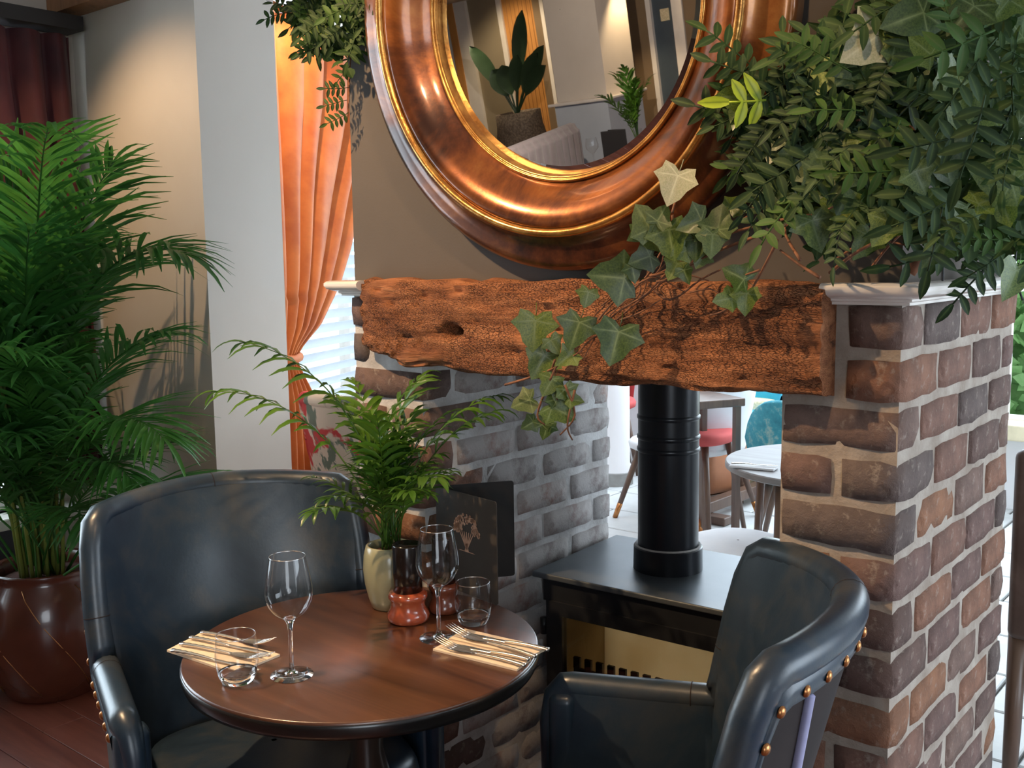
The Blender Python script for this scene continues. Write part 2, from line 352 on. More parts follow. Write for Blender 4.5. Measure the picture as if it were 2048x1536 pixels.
# ================================================================ THE SETTING
def wallbox(name, x0, x1, y0, y1, z0, z1, mat, lab=None):
    b = MB(); b.bbox(x0, x1, y0, y1, z0, z1); o = b.build(name, mat); struct(o)
    if lab: o['label'] = lab
    return o
H = 2.62
YS = .34       # timber floor gives way to flagstones
b = MB()
def slab(b, z0, z1):      # plan of the rooms, following the angled bay wall
    b.bbox(-12.5, 3.4, -10.2, -2.5, z0, z1); b.bbox(-3.3, 3.4, -2.5, .70, z0, z1)
    P = [(-2.62, .70), (-4.45, 4.72), (3.4, 4.72), (3.4, .70)]
    b.add([(x, y, z0) for x, y in P] + [(x, y, z1) for x, y in P], [(0, 1, 2, 3), (7, 6, 5, 4), (0, 4, 5, 1), (1, 5, 6, 2), (2, 6, 7, 3), (3, 7, 4, 0)])
slab(b, -.12, -.022); fl = struct(b.build('floor', M_grout)); fl['label'] = 'red-brown timber floor in front, pale flagstones in the far room'
random.seed(3)
k = 0
y = -3.0
while y < YS - .001:
    x = -3.2 - random.random() * 1.2
    w = min(.135, YS - y)
    while x < 3.3:
        L = 1.1 + random.random() * .8
        if w > .03:
            b = MB(); x1 = min(x + L, 3.38); b.cbox(((x + x1) / 2, y + w / 2, -.011), (x1 - x - .002, w - .002, .022), .0015, 0, 1); b.build('floor_plank', M_floor, fl)
        x += L
    y += w
b = MB(); b.bbox(-12.4, 3.35, -10.1, -3.0, -.022, 0); o = b.build('far_floor_boards', M_floor, fl); o['kind'] = 'stuff'
# flagstones
random.seed(5); y = YS
row = 0
while y < 4.6:
    h = .30 + .12 * random.random(); x = -4.4 - random.random() * .4
    while x < 2.2:
        w = .35 + random.random() * .35
        b = MB(); b.cbox((x + w / 2, y + h / 2, -.011 + random.uniform(-.001, .001)), (w - .012, h - .012, .02), .004, 0, 1); b.build('flagstone', M_stone, fl)
        x += w
    y += h; row += 1
b = MB(); slab(b, H, H + .1); struct(b.build('ceiling', M_ceil))
b = MB(); b.bbox(-30, 30, -30, 30, -.30, -.2); o = struct(b.build('ground', simple('pale_paving', (.55, .56, .56), (.45, .46, .46), 2, .9))); o['label'] = 'pale paving outside the windows'
# tan return wall behind the palm; its end face is the pale column
wallbox('wall_return', -3.3, -2.42, .42, .735, 0, H, M_walltan, 'warm off-white wall end standing behind the tall palm')
# trim beam over the return wall
b = MB(); b.bbox(-3.3, -2.68, .33, .42, 2.345, H); struct(b.build('trim_1', M_trimwood))
# left window wall (X = -3.2)
WX = -3.2; wy0, wy1, wz0, wz1 = -1.75, .16, .56, 2.28
b = MB(); b.bbox(WX - .12, WX, -2.55, wy0, 0, H); b.bbox(WX - .12, WX, wy1, .45, 0, H); b.bbox(WX - .12, WX, wy0, wy1, wz1, H)
struct(b.build('wall_left', M_walltan))
b = MB(); b.bbox(WX - .12, WX, wy0, wy1, .02, wz0); struct(b.build('wall_left_dado', M_walldark))
b = MB(); b.cbox((WX + .03, (wy0 + wy1) / 2 + .06, wz0 - .022), (.14, wy1 - wy0 + .16, .044), .01); struct(b.build('window_sill', M_gloss))
b = MB(); b.cbox((WX + .012, -.9, .05), (.024, 2.6, .10), .006, 0, 2); struct(b.build('baseboard_left', M_gloss))
wf = MB()
for yy in (wy0 + .03, (wy0 + wy1) / 2, wy1 - .03): wf.bbox(WX - .09, WX - .03, yy - .03, yy + .03, wz0, wz1)
for zz in (wz0 + .03, wz1 - .03, 1.55): wf.bbox(WX - .085, WX - .035, wy0, wy1, zz - .025, zz + .025)
w1 = struct(wf.build('window_1', M_gloss)); w1['label'] = 'white framed window at far left behind the palm'
for i in range(2):
    b = MB(); y0 = wy0 + .06 + i * (wy1 - wy0) / 2; b.bbox(WX - .064, WX - .058, y0, y0 + (wy1 - wy0) / 2 - .09, wz0 + .05, wz1 - .05); b.build('pane', M_pane, w1)
wallbox('wall_left_return', -12.5, WX - .12, -2.55, -2.43, 0, H, M_walltan)
# bay window wall, running off at an angle behind the chimney
BA = Vector((-2.99, 1.40, 0)); BU = Vector((-.407, .914, 0)).normalized(); BN = Vector((.914, .407, 0)).normalized(); BRZ = math.atan2(BU.y, BU.x)
def bay(u, z, off=0): p = BA + BU * u + BN * off; return Vector((p.x, p.y, z))
def baybox(mb, u0, u1, z0, z1, o0, o1): mb.box(bay((u0 + u1) / 2, (z0 + z1) / 2, (o0 + o1) / 2), (u1 - u0, o1 - o0, z1 - z0), BRZ)
bw0, bw1, bz0, bz1 = -.50, 1.7, .70, 2.36
b = MB(); baybox(b, -.85, bw0, 0, H, -.24, -.12); baybox(b, bw1, 3.2, 0, H, -.24, -.12); baybox(b, bw0, bw1, 0, bz0, -.24, -.12); baybox(b, bw0, bw1, bz1, H, -.24, -.12)
struct(b.build('wall_bay', M_wallwhite))
b = MB()
for u in (bw0 + .03, .6, bw1 - .03): baybox(b, u - .03, u + .03, bz0, bz1, -.21, -.15)
for z in (bz0 + .03, bz1 - .03): baybox(b, bw0, bw1, z - .03, z + .03, -.205, -.155)
w2 = struct(b.build('window_2', M_gloss)); w2['label'] = 'bright bay window behind the orange curtain'
for u0, u1 in ((bw0 + .06, .57), (.63, bw1 - .06)):
    b = MB(); baybox(b, u0, u1, bz0 + .06, bz1 - .06, -.183, -.178); b.build('pane', M_pane, w2)
b = MB(); baybox(b, bw0 - .05, bw1 + .05, bz0 - .05, bz0 - .01, -.16, -.055); struct(b.build('window_sill_bay', M_trimwood))
# far room shell
b = MB(); b.bbox(-4.6, -4.48, 3.6, 4.7, 0, H); struct(b.build('wall_far_left', M_wallwhite))
fx = [(-4.6, -3.0), (.9, 1.2)]
b = MB(); b.bbox(-4.6, -3.2, 4.6, 4.72, 0, H); b.bbox(1.2, 3.4, 4.6, 4.72, 0, H); b.bbox(-3.2, 1.2, 4.6, 4.72, 0, .47); b.bbox(-3.2, 1.2, 4.6, 4.72, 2.35, H); struct(b.build('wall_back', M_wallwhite))
b = MB()
for x in (-3.17, -2.1, -1.0, .1, 1.17): b.bbox(x - .03, x + .03, 4.62, 4.7, .47, 2.35)
for z in (.50, 2.32): b.bbox(-3.2, 1.2, 4.625, 4.695, z - .03, z + .03)
w3 = struct(b.build('window_3', M_gloss)); w3['label'] = 'wide window along the far side of the bright back room'
# right side, with its large window
rw = (-.6, 2.6, .5, 2.3)
b = MB(); b.bbox(2.55, 2.67, -10.2, -4.5, 0, H); b.bbox(2.55, 2.67, -2.7, rw[0], 0, H); b.bbox(2.55, 2.67, -4.5, -2.7, 0, .6); b.bbox(2.55, 2.67, -4.5, -2.7, 2.3, H); b.bbox(2.55, 2.67, rw[1], 6.4, 0, H); b.bbox(2.55, 2.67, rw[0], rw[1], 0, rw[2]); b.bbox(2.55, 2.67, rw[0], rw[1], rw[3], H); struct(b.build('wall_right', M_wallwhite))  # opening towards the rear is cut only for the added front fill
# chimney breast above the mantel
CX0, CX1, CD = -1.245, -.012, .655
wallbox('wall_chimney', CX0, CX1, .018, CD - .01, 1.40, H, M_wallgrey, 'dark taupe chimney breast behind the round mirror')

# ================================================================ BRICK FIREPLACE
fp = thing('brick_fireplace', 'open two-sided fireplace of old weathered brick below the oak beam', 'fireplace', (0, 0, 0))
b = MB(); b.bbox(-.196, -.006, .006, CD - .006, 0, 1.37); b.build('mortar', M_mortar, fp)
b = MB(); b.bbox(-1.236, -1.026, .006, .714, 0, 1.37); b.build('mortar', M_mortarw, fp)
b = MB(); b.bbox(-1.03, -.19, .10, CD - .006, 1.235, 1.40); b.build('lintel', M_mortar, fp)
def rough_box(name, lo, hi, mat, parent, seed, ny=(4, 2, 3), amp=.0045, rnd=.010):
    sx, sy, sz = [hi[i] - lo[i] for i in range(3)]; c = Vector([(hi[i] + lo[i]) / 2 for i in range(3)])
    nx = [max(1, min(7, int(round(d / .034)))) for d in (sx, sy, sz)]
    idx = {}; vs_ = []; fs = []
    def P(i, j, k):
        key = (i, j, k)
        if key in idx: return idx[key]
        q = [(i / nx[0] - .5) * sx, (j / nx[1] - .5) * sy, (k / nx[2] - .5) * sz]
        h = (sx / 2, sy / 2, sz / 2)
        ax = [max(0, abs(q[a]) - (h[a] - rnd)) / rnd for a in range(3)]; l = math.sqrt(sum(a * a for a in ax))
        if l > 1:
            for a in range(3):
                if ax[a] > 0: q[a] = math.copysign(h[a] - rnd + rnd * ax[a] / l, q[a])
        n = noise.noise_vector(Vector(q) * 28 + Vector((seed * 3.7, seed * 1.3, seed * 2.1)))
        q = Vector(q) + n * amp
        idx[key] = len(vs_); vs_.append(q); return idx[key]
    for a, b_, c_ in ((0, 1, 2), (1, 2, 0), (2, 0, 1)):
        for side in (0, nx[c_]):
            for i in range(nx[a]):
                for j in range(nx[b_]):
                    def mk(u, v):
                        t = [0, 0, 0]; t[a] = u; t[b_] = v; t[c_] = side; return P(*t)
                    f = (mk(i, j), mk(i + 1, j), mk(i + 1, j + 1), mk(i, j + 1)); fs.append(f if side else f[::-1])
    me = bpy.data.meshes.new(name); me.from_pydata(vs_, [], fs); me.materials.append(mat); me.polygons.foreach_set('use_smooth', [True] * len(fs))
    return link(name, me, parent, c)
random.seed(11); sd = 0
BH, CO = .070, .08
for kk in range(17):
    zt = 1.37 - kk * CO - .002; zb = max(zt - BH, .004); z = (zb + random.uniform(-.002, .002), zt + random.uniform(-.002, .002))
    j = lambda: random.uniform(-.0035, .0035)
    even = kk % 2 == 0
    # ---- right pier: front face / corner / right side
    if kk < 2: fx = [(-.092 if kk == 0 else -.088, -.0)]
    elif even: fx = [(-.198, 0)]
    else: fx = [(-.2, -.106), (-.095, 0)]
    for i, (a, c) in enumerate(fx):
        sd += 1; dp = .098 if (even) else .178
        corner = c == 0
        rough_box('brick', (a + j(), -.0 + j() * .6, z[0]), (c + j() * .4, dp if corner else .10, z[1]), M_brick, fp, sd)
    ys = [(.108, .298), (.308, .488), (.498, CD)] if even else [(.188, .370), (.380, .568), (.578, CD)]
    for a, c in ys:
        sd += 1; rough_box('brick', (-.10, a + j(), z[0] + random.uniform(-.003, .003)), (j() * .7, c + j(), z[1] + random.uniform(-.003, .003)), M_brick, fp, sd)
    # inner face of the right pier (towards the stove)
    for a, c in ([(.115, .33), (.345, .55), (.56, .65)] if even else [(.115, .22), (.235, .44), (.455, .65)]):
        if kk > 1: sd += 1; rough_box('brick', (-.2 + j(), a, z[0]), (-.11, c, z[1]), M_brickw, fp, sd)
    # ---- left pier: front
    if kk < 2: fx = [(-1.24, -1.185)]
    elif even: fx = [(-1.24, -1.022)]
    else: fx = [(-1.24, -1.137), (-1.123, -1.022)]
    for i, (a, c) in enumerate(fx):
        sd += 1; corner = c > -1.03
        rough_box('brick', (a + j(), j() * .6, z[0]), (c + j() * .4, (.098 if even else .2) if corner else .10, z[1]), M_brick, fp, sd)
    if kk > 1:
        ys = [(.108, .315), (.325, .53), (.540, .72)] if even else [(.210, .418), (.428, .63), (.640, .72)]
        for a, c in ys:
            sd += 1; rough_box('brick', (-1.12, a + j(), z[0] + random.uniform(-.003, .003)), (-1.02 + j() * .8, c + j(), z[1] + random.uniform(-.003, .003)), M_brickw, fp, sd)

# ---- painted shelf moulding (three lengths, mitred round the chimney)
PROF = [(0, .0), (.012, 0), (.012, .004), (.017, .006), (.017, .009), (.024, .011), (.030, .013), (.036, .016), (.040, .022), (.040, .028), (.036, .032), (.030, .034), (0, .034)]
def shelf(path, name, base):
    mb = MB(); rows = []
    for q, (px, py, nx, ny) in enumerate(path):
        rows.append([Vector((px + nx * d, py + ny * d, 1.369 + h)) for d, h in PROF])
    mb.grid([list(r) for r in rows]); n = len(PROF)
    mb.f.append(tuple(range(n))); mb.f.append(tuple(range((len(path) - 1) * n, len(path) * n))[::-1])
    # the flat top running back to the wall
    o = mb.build(name, M_gloss, None, True, auto=35); struct(o); return o
o = shelf([(-.118, -.001, 0, -1), (.0, -.001, .95, -1), (.0, CD, 1, .9)], 'trim_2', 0); o['label'] = 'glossy white shelf moulding on top of the right brick pier'
o = shelf([(-1.245, .72, -1, .9), (-1.245, -.001, -1, -1), (-1.176, -.001, 0, -1)], 'trim_3', 0); o['label'] = 'short glossy white shelf moulding left of the oak beam'
b = MB(); b.bbox(-.118, .0, .0, .018, 1.380, 1.401); b.bbox(-.02, .0, .0, CD, 1.380, 1.401); struct(b.build('trim_4', M_gloss))
b = MB(); b.bbox(-1.245, -1.18, .0, .05, 1.380, 1.401); struct(b.build('trim_5', M_gloss))

# ---- oak mantel beam
def beam():
    x0, x1 = -1.178, -.108; NX, NR = 190, 72; rows = []
    for i in range(NX + 1):
        t = i / NX; x = x0 + (x1 - x0) * t
        zb = 1.262 - .044 * min(1, t / .13) ** .8 + .003 * math.sin(t * 9) + .004 * t
        zb += .008 * noise.noise(Vector((x * 9, 0, 0)))
        zt = 1.407 + .006 * noise.noise(Vector((x * 6, 3, 0))) - .004 * t - (.008 * max(0, (t - .93) / .07) ** 2)
        yf = -.046 + .012 * noise.noise(Vector((x * 3, 7, 0))) + .006 * math.sin(t * 5); yb = .06
        if t < .04: yf += .012 * (1 - t / .04)
        row = []
        for k_ in range(NR):
            q_ = 4 * k_ / NR; sd_ = int(q_); f_ = 2 * (q_ - sd_) - 1; px, pz = ((1, f_), (-f_, 1), (-1, -f_), (f_, -1))[sd_]
            pn = (abs(px) ** 9 + abs(pz) ** 9) ** (1 / 9); px /= pn; pz /= pn
            y = (yf + yb) / 2 - px * (yb - yf) / 2; z = (zb + zt) / 2 + pz * (zt - zb) / 2
            n1 = noise.noise(Vector((x * 5, y * 22, z * 34))); n2 = noise.noise(Vector((x * 16, y * 50, z * 85))); n3 = noise.noise(Vector((x * 40, y * 60, z * 60)))
            gr = abs(noise.noise(Vector((x * 3.1, 5, z * 48)))); crack = -max(0, .10 - gr) * .09
            d = .0075 * n1 + .0045 * n2 + .0018 * n3 + crack
            # knot hole on the left half of the face
            if px > .3:
                r2 = ((x + .897) / .020) ** 2 + ((z - 1.299) / .012) ** 2; d -= .06 * math.exp(-r2 * 1.0)
            row.append(Vector((x, y - px * d, z + pz * d * .7)))
        rows.append(row)
    mb = MB(); mb.grid(rows, True)
    mb.f.append(tuple(range(NR))); mb.f.append(tuple(range(NX * NR, (NX + 1) * NR))[::-1])
    o = mb.build('mantel_beam', M_beam, None, True); o.data.set_sharp_from_angle(angle=math.radians(70))
    return tag(o, 'long weathered oak beam, cracked and red-brown, spanning the fireplace', 'beam')
beam()

# ================================================================ ROUND MIRROR
mc = MP + MU * -.013 + MV * .470
mir = thing('round_mirror', 'large round mirror in a wide burnished copper frame leaning over the beam', 'mirror', mc)
RM = Matrix((MU, MV, MN)).transposed()      # local x = MU, y = MV, z = MN (towards the room)
mir.rotation_euler = RM.to_euler()
# frame profile: (radius, height towards the room)
fr = [(.460, .000), (.466, .012), (.463, .024), (.455, .031), (.444, .034), (.430, .034), (.416, .037), (.404, .044), (.398, .049)]
b = MB(); b.lathe([(.30, -.034)] + [(.455, -.034)] + fr + [(.392, .049)], 128, cap=False); b.build('outer_moulding', M_frame, mir, True)
b = MB(); b.lathe([(.399, .046), (.399, .054), (.395, .058), (.390, .059), (.386, .057), (.383, .050)], 128, cap=False); b.build('gilt_ridge', M_gold, mir, True)
b = MB(); b.lathe([(.385, .046), (.380, .052), (.370, .053), (.356, .048), (.342, .038), (.330, .025), (.320, .012), (.310, .000), (.302, -.006)], 128, cap=False); b.build('inner_moulding', M_frame, mir, True)
b = MB(); b.lathe([(.3035, -.009), (.303, -.001), (.300, .002), (.2975, .000), (.2965, -.003), (.2945, -.001), (.292, -.004), (.2905, -.010), (.2900, -.022)], 128, cap=False); b.build('gilt_bead', M_gold, mir, True)
b = MB(); b.lathe([(.275, -.018), (.2, -.018), (.1, -.018), (.0005, -.018)], 128, cap=False); gl = b.build('mirror_glass', M_mirror, mir)
b = MB(); b.lathe([(.291, -.0222), (.275, -.018)], 128, cap=False); b.build('bevel', M_mirror, gl, True)
b = MB(); b.lathe([(.455, -.034), (.0005, -.034)], 64, cap=False); b.build('backboard', M_darkwood, mir)

# ================================================================ WOOD-BURNING STOVE
st = thing('wood_burning_stove', 'black two-sided wood-burning stove with flue standing in the fireplace opening', 'stove', (-.70, .53, 0), math.radians(3))
b = MB(); b.bbox(-.265, .265, -.17, .19, .14, .18); b.bbox(-.265, -.235, -.17, .19, .18, .66); b.bbox(.235, .265, -.17, .19, .18, .66); b.bbox(-.265, .265, -.17, .19, .64, .675); b.bbox(-.235, .235, .16, .19, .18, .22); b.bbox(-.235, .235, .16, .19, .63, .64)
b.build('stove_body', M_black, st)
b = MB(); b.cbox((0, 0.0, .688), (.575, .40, .014), .004); b.build('top_plate', M_topplate, st)
b = MB(); b.bbox(-.262, .262, -.187, -.17, .625, .68); b.build('canopy_rail', M_black, st)
dr = MB(); dr.bbox(-.25, .25, -.193, -.172, .595, .628); dr.bbox(-.25, .25, -.193, -.172, .19, .25); dr.bbox(-.25, -.205, -.193, -.172, .25, .595); dr.bbox(.205, .25, -.193, -.172, .25, .595)
d = dr.build('door', M_black, st); b = MB(); b.bbox(-.205, .205, -.184, -.180, .25, .595); b.build('glass', M_stoveglass, d)
b = MB(); b.tube([(.225, -.195, .44), (.225, -.225, .44), (.225, -.232, .40)], .008, 8); b.build('handle', M_steel, d)
for zz in (.29, .56): b = MB(); b.lathe([(.009, zz - .02), (.009, zz + .02)], 10, (-.262, -.186, 0)); b.build('hinge', M_black, d, True)
b = MB(); b.bbox(-.235, -.222, -.165, .15, .18, .64); b.bbox(-.235, .235, -.165, .15, .18, .20); b.build('fire_brick', M_cream, st); b = MB(); b.bbox(-.222, .235, .030, .034, .20, .64); b.build('backlit_pane', translucent('pale_backlit_glass', (.95, .88, .74), (.82, .72, .55), .9, 5, .5, 0), st)  # cream pane set forward inside the stove, shaped to glow with rear daylight
fe = MB()
fe.bbox(-.20, .20, -.150, -.142, .24, .455)
for i in range(13): x = -.192 + i * .032; fe.bbox(x - .009, x + .009, -.150, -.142, .455, .482)
fe.build('log_guard', M_black, st)
for sx in (-.23, .23):
    for sy in (-.13, .15): b = MB(); b.lathe([(.02, 0), (.016, .02), (.018, .14)], 10, (sx, sy, 0)); b.build('leg', M_black, st, True)
fx_, fy_ = -.030, .012
b = MB(); b.lathe([(.073, .70), (.073, 1.40)], 48, (fx_, fy_, 0), cap=False); f = b.build('flue_pipe', M_flue, st, True)
for zz in (1.068, 1.02, .99): b = MB(); b.lathe([(.0732, zz - .006), (.0755, zz - .003), (.0755, zz + .003), (.0732, zz + .006)], 48, (fx_, fy_, 0), cap=False); b.build('joint_ring', M_flue, f, True)
b = MB(); b.lathe([(.072, .694), (.084, .694), (.083, .75), (.078, .754), (.073, .752)], 48, (fx_, fy_, 0), cap=False); b.build('flue_collar', M_flue, st, True, auto=30)
b = MB(); b.lathe([(.0805, .7525), (.078, .7565), (.0735, .7535)], 48, (fx_, fy_, 0), cap=False); b.build('rope_seal', M_mortarw, st, True)

# ================================================================ TUB CHAIRS
def tub_chair(name, label, loc, face, leather_m, outer_m, studs=True, top=.954, armz=.661, hw=.268, group=None, cat='armchair', lit_edge=None, legm=None, zoff=0, AL=.268):
    ang = face if not hasattr(face, '__len__') else math.atan2(face[1], face[0]); t = thing(name, label, cat, (loc[0], loc[1], zoff), ang, group)
    path = []       # x, y, h, outward normal
    def sm(u): u = max(0, min(1, u)); return u * u * (3 - 2 * u)
    def hgt(u, c=0):
        w = sm((-.012 - u) / .1345); return armz - .0076 * max(0, u) / .38 + (top - armz) * w - .029 * (1 - c) * w
    NA, NB = 22, 36
    xs = [AL * (1 - i / NA) for i in range(NA)]
    for x in xs: path.append((x, hw + .072 * x, hgt(x), 0, 1, 0))
    for i in range(NB + 1):
        th = PI / 2 - PI * i / NB; c = max(0, math.cos(th)); ex, ey = -c / .085, math.sin(th) / hw; l = math.hypot(ex, ey); path.append((-.0722 * c ** .9, hw * math.sin(th), hgt(-(PI / 2 - abs(th)) * .25, c), ex / l, ey / l, c))
    for x in xs[::-1]: path.append((x, -(hw + .072 * x), hgt(x), 0, -1, 0))
    def pt(i, off, z):
        x, y, h, nx, ny, c = path[i]; rk = max(0, z - .45) * .201 * c + max(0, z - .5) * .06
        return Vector((x + nx * off - c * rk, y + ny * off + math.copysign(1 - c, y) * rk, z))
    N = len(path); cols = []
    for i in range(N):
        h = path[i][2]; c = []
        for k_ in range(7): z = .36 + (h - .36) * k_ / 6; c.append(pt(i, -.0235 - .016 * math.sin(PI * min(1, k_ / 6 * .93)) * (.5 - .5 * path[i][3]), z))
        cols.append(c)
    b = MB(); b.grid(cols); b.grid([[c[-1], pt(i, -.012, path[i][2] + .018)] for i, c in enumerate(cols)]); b.build('inner_back', leather_m, t, True)
    cols = [[pt(i, .018, path[i][2] + 0 - .002)] + [pt(i, .017 - .006 * k_ / 3, path[i][2] - .02 - (path[i][2] - .30) * k_ / 3) for k_ in range(4)] for i in range(N)]
    b = MB(); b.grid([c[::-1] for c in cols]); 
    b.grid([[pt(i, -.034, .36), pt(i, -.034, .30), cols[i][-1]] for i in range(N)])
    b.build('outer_shell', outer_m, t, True)
    # front ends of the arms
    for e in (0, N - 1):
        x, y, h, nx, ny, c_ = path[e]; b = MB(); b.cbox((x + .004, y - ny * .005 + ny * .006, (h + .28) / 2), (.052, .062, h - .28 - .01), .018, 0, 4); b.build('arm_front', leather_m, t, True)
    pts = [pt(0, -.004, .33) + Vector((.030, 0, 0)), pt(0, -.004, path[0][2] - .07) + Vector((.032, 0, 0)), pt(0, -.004, path[0][2] - .018) + Vector((.020, 0, 0))]
    endp = [pt(N - 1, -.004, path[-1][2] - .018) + Vector((.020, 0, 0)), pt(N - 1, -.004, path[-1][2] - .07) + Vector((.032, 0, 0)), pt(N - 1, -.004, .33) + Vector((.030, 0, 0))]
    tp = pts + [pt(i, 0, path[i][2]) for i in range(N)] + endp
    b = MB(); b.tube(tp, [.012, .018, .023] + [.0265] * N + [.023, .018, .012], 14); roll = b.build('rolled_edge', leather_m, t, True)
    for i in (NA - 3, NA + 3, N - NA - 4, N - NA + 2, N // 2):
        c = pt(i, 0, path[i][2]); c2 = pt(min(i + 1, N - 1), 0, path[min(i + 1, N - 1)][2]); d = (c2 - c).normalized()
        q = d.to_track_quat('Z', 'Y').to_matrix(); b = MB(); b.lathe([(.0268, -.0010), (.0273, 0), (.0268, .0010)], 18, c, cap=False, M=q); b.build('seam', M_velvet, roll, True)
    if studs:
        b = MB(); rows = [[pt(i, .020, path[i][2] - .014), pt(i, .027, path[i][2] - .022), pt(i, .026, path[i][2] - .044), pt(i, .016, path[i][2] - .050)] for i in range(N)]
        b.grid([r[::-1] for r in rows]); b.build('stud_band', leather_m, t, True)
        sm_ = MB(); sm_.lathe([(.0085, 0), (.0080, .0025), (.0055, .0048), (.0004, .006)], 12, cap=False); sme = sm_.mesh('stud', M_brass, True)
        acc = 0; last = None
        for i in range(N):
            c = pt(i, .0262, path[i][2] - .033)
            if last is not None: acc += (c - last).length
            if last is None or acc > .040:
                acc = 0; nrm = Vector((path[i][3], path[i][4], -.15)); link('stud', sme, t, c, nrm.to_track_quat('Z', 'Y').to_euler())
            last = c
    # seat cushion
    rows = []; NS = 40
    for k_, (z, s) in enumerate([(.36, .97), (.375, 1.0), (.45, 1.0), (.472, .985), (.487, .95), (.494, .85), (.5, .5), (.502, .02)]):
        r = []
        for q in range(NS):
            a = 2 * PI * q / NS; ca, sa = math.cos(a), math.sin(a); e = .55
            px = math.copysign(abs(ca) ** e, ca); py = math.copysign(abs(sa) ** e, sa)
            x = .165 + px * .265 if px > 0 else .165 + px * .20; r.append(Vector((.165 + (x - .165) * s, py * (hw - .034 + .05 * max(0, x)) * s, z)))
        rows.append(r)
    b = MB(); b.grid(rows, True); b.build('seat', leather_m, t, True)
    b = MB(); b.cbox((.185, 0, .325), (.46, 2 * hw - .07, .075), .02); b.build('seat_rail', outer_m, t, True)
    for sx in (.36, .02):
        for sy in (-.21, .21):
            b = MB(); b.lathe([(.012, 0), (.02, .29)], 10, (sx, sy, 0)); b.build('leg', legm or M_darkwood, t, True)
    if lit_edge:  # strips that paint the lit rear edges onto the shell
        for sgn in (1, -1):
            i = NA + (9 if sgn > 0 else NB - 9)
            tpp = [pt(i, .020, z) for z in (path[i][2] - .05, path[i][2] - .2, path[i][2] - .4, .31)]
            b = MB(); b.tube(tpp, .007, 8); b.build('lit_edge_strip', lit_edge, t, True)
    return t
tub_chair('tub_armchair', 'blue-black leather tub armchair facing the table from the left, back to the palm', (-1.2395, -.3271), -.3228, M_leather, M_velvet, group='leather tub armchairs at the round table')
tub_chair('tub_armchair', 'blue-black leather tub armchair with brass studs beside the right brick pier', (-.1930, -.2420), -2.6752, M_leather, M_velvet, group='leather tub armchairs at the round table', lit_edge=M_lilac)

# ================================================================ ROUND TABLE AND WHAT STANDS ON IT
TC = Vector((-.837, -.354, 0)); TZ = .75; TR = .320
tb = thing('round_table', 'round dark-stained wooden pedestal table between the two tub armchairs', 'table', TC)
b = MB(); b.lathe([(TR - .012, TZ - .034), (TR - .004, TZ - .030), (TR, TZ - .022), (TR, TZ - .004), (TR - .001, TZ - .0012), (TR - .003, TZ)], 96); 
o = b.build('table_top', M_table, tb, True, auto=40)
b = MB(); b.lathe([(TR - .0005, TZ - .0045), (TR + .0012, TZ - .006), (TR + .0014, TZ - .012), (TR + .0005, TZ - .022), (TR - .003, TZ - .0305), (TR - .03, TZ - .035), (TR - .05, TZ - .035)], 96, cap=False); b.build('edge_band', simple('ebony_edge', (.008, .007, .007), (.012, .01, .009), 9, .28, coat=.3), tb, True)
b = MB(); b.lathe([(.10, TZ - .034), (.10, TZ - .055), (.05, TZ - .075), (.035, TZ - .12), (.03, TZ - .2), (.045, TZ - .26), (.03, TZ - .32), (.03, .20), (.05, .12), (.06, .09)], 24); b.build('pedestal', M_darkwood, tb, True)
for i in range(4):
    a = i * PI / 2 + .5; c, s = math.cos(a), math.sin(a)
    b = MB(); b.tube([(c * .02, s * .02, .14), (c * .12, s * .12, .11), (c * .22, s * .22, .05), (c * .27, s * .27, .018)], [.03, .025, .02, .018], 8); b.build('foot', M_darkwood, tb, True)

def wine_glass(label, p):
    g = thing('wine_glass', label, 'glass', (p.x, p.y, TZ), 0, 'wine glasses on the round table')
    b = MB(); b.lathe([(.0002, .0004), (.0362, .0006), (.036, .0016), (.026, .0024), (.012, .0042), (.006, .008), (.0040, .014), (.0034, .05), (.0036, .078), (.0050, .090), (.0085, .097), (.0120, .1005), (.0085, .1015), (.004, .0995), (.0002, .0990)], 40, cap=False); b.build('stem_and_foot', M_glass, g, True)
    b = MB(); b.lathe([(.0110, .1003), (.018, .1035), (.029, .113), (.0375, .127), (.0405, .142), (.0395, .157), (.0365, .175), (.0330, .192), (.0300, .207)], 56, cap=False); b.build('bowl', M_thin, g, True)
    b = MB(); b.lathe([(.0304, .2065), (.0305, .2078), (.0300, .2085), (.0294, .2078), (.0296, .2065)], 56, cap=False); b.build('rim', M_rim, g, True); return g
def tumbler(label, p):
    g = thing('tumbler', label, 'glass', (p.x, p.y, TZ), 0, 'tumblers on the round table')
    b = MB(); b.lathe([(.0002, .0006), (.022, .0006), (.0265, .003), (.031, .014), (.0322, .019), (.0300, .0185), (.0275, .0155), (.023, .0120), (.012, .0135), (.0002, .0115)], 48, cap=False); b.build('thick_base', M_glass, g, True)
    b = MB(); b.lathe([(.0319, .0185), (.0345, .03), (.0355, .046), (.0345, .064), (.0322, .082)], 56, cap=False); b.build('glass_wall', M_thin, g, True)
    b = MB(); b.lathe([(.0326, .0815), (.0327, .0828), (.0320, .0838), (.0312, .0828), (.0314, .0815)], 56, cap=False); b.build('rim', M_rim, g, True); return g
wine_glass('empty wine glass at the front left of the table beside the short tumbler', onz(584, 1350, TZ))
wine_glass('empty wine glass at the back right in front of the folded menu', onz(878, 1276, TZ))
tumbler('short clear tumbler standing on the left napkin', onz(476, 1364, TZ) )
tumbler('short clear tumbler standing behind the right-hand forks', onz(947, 1247, TZ))

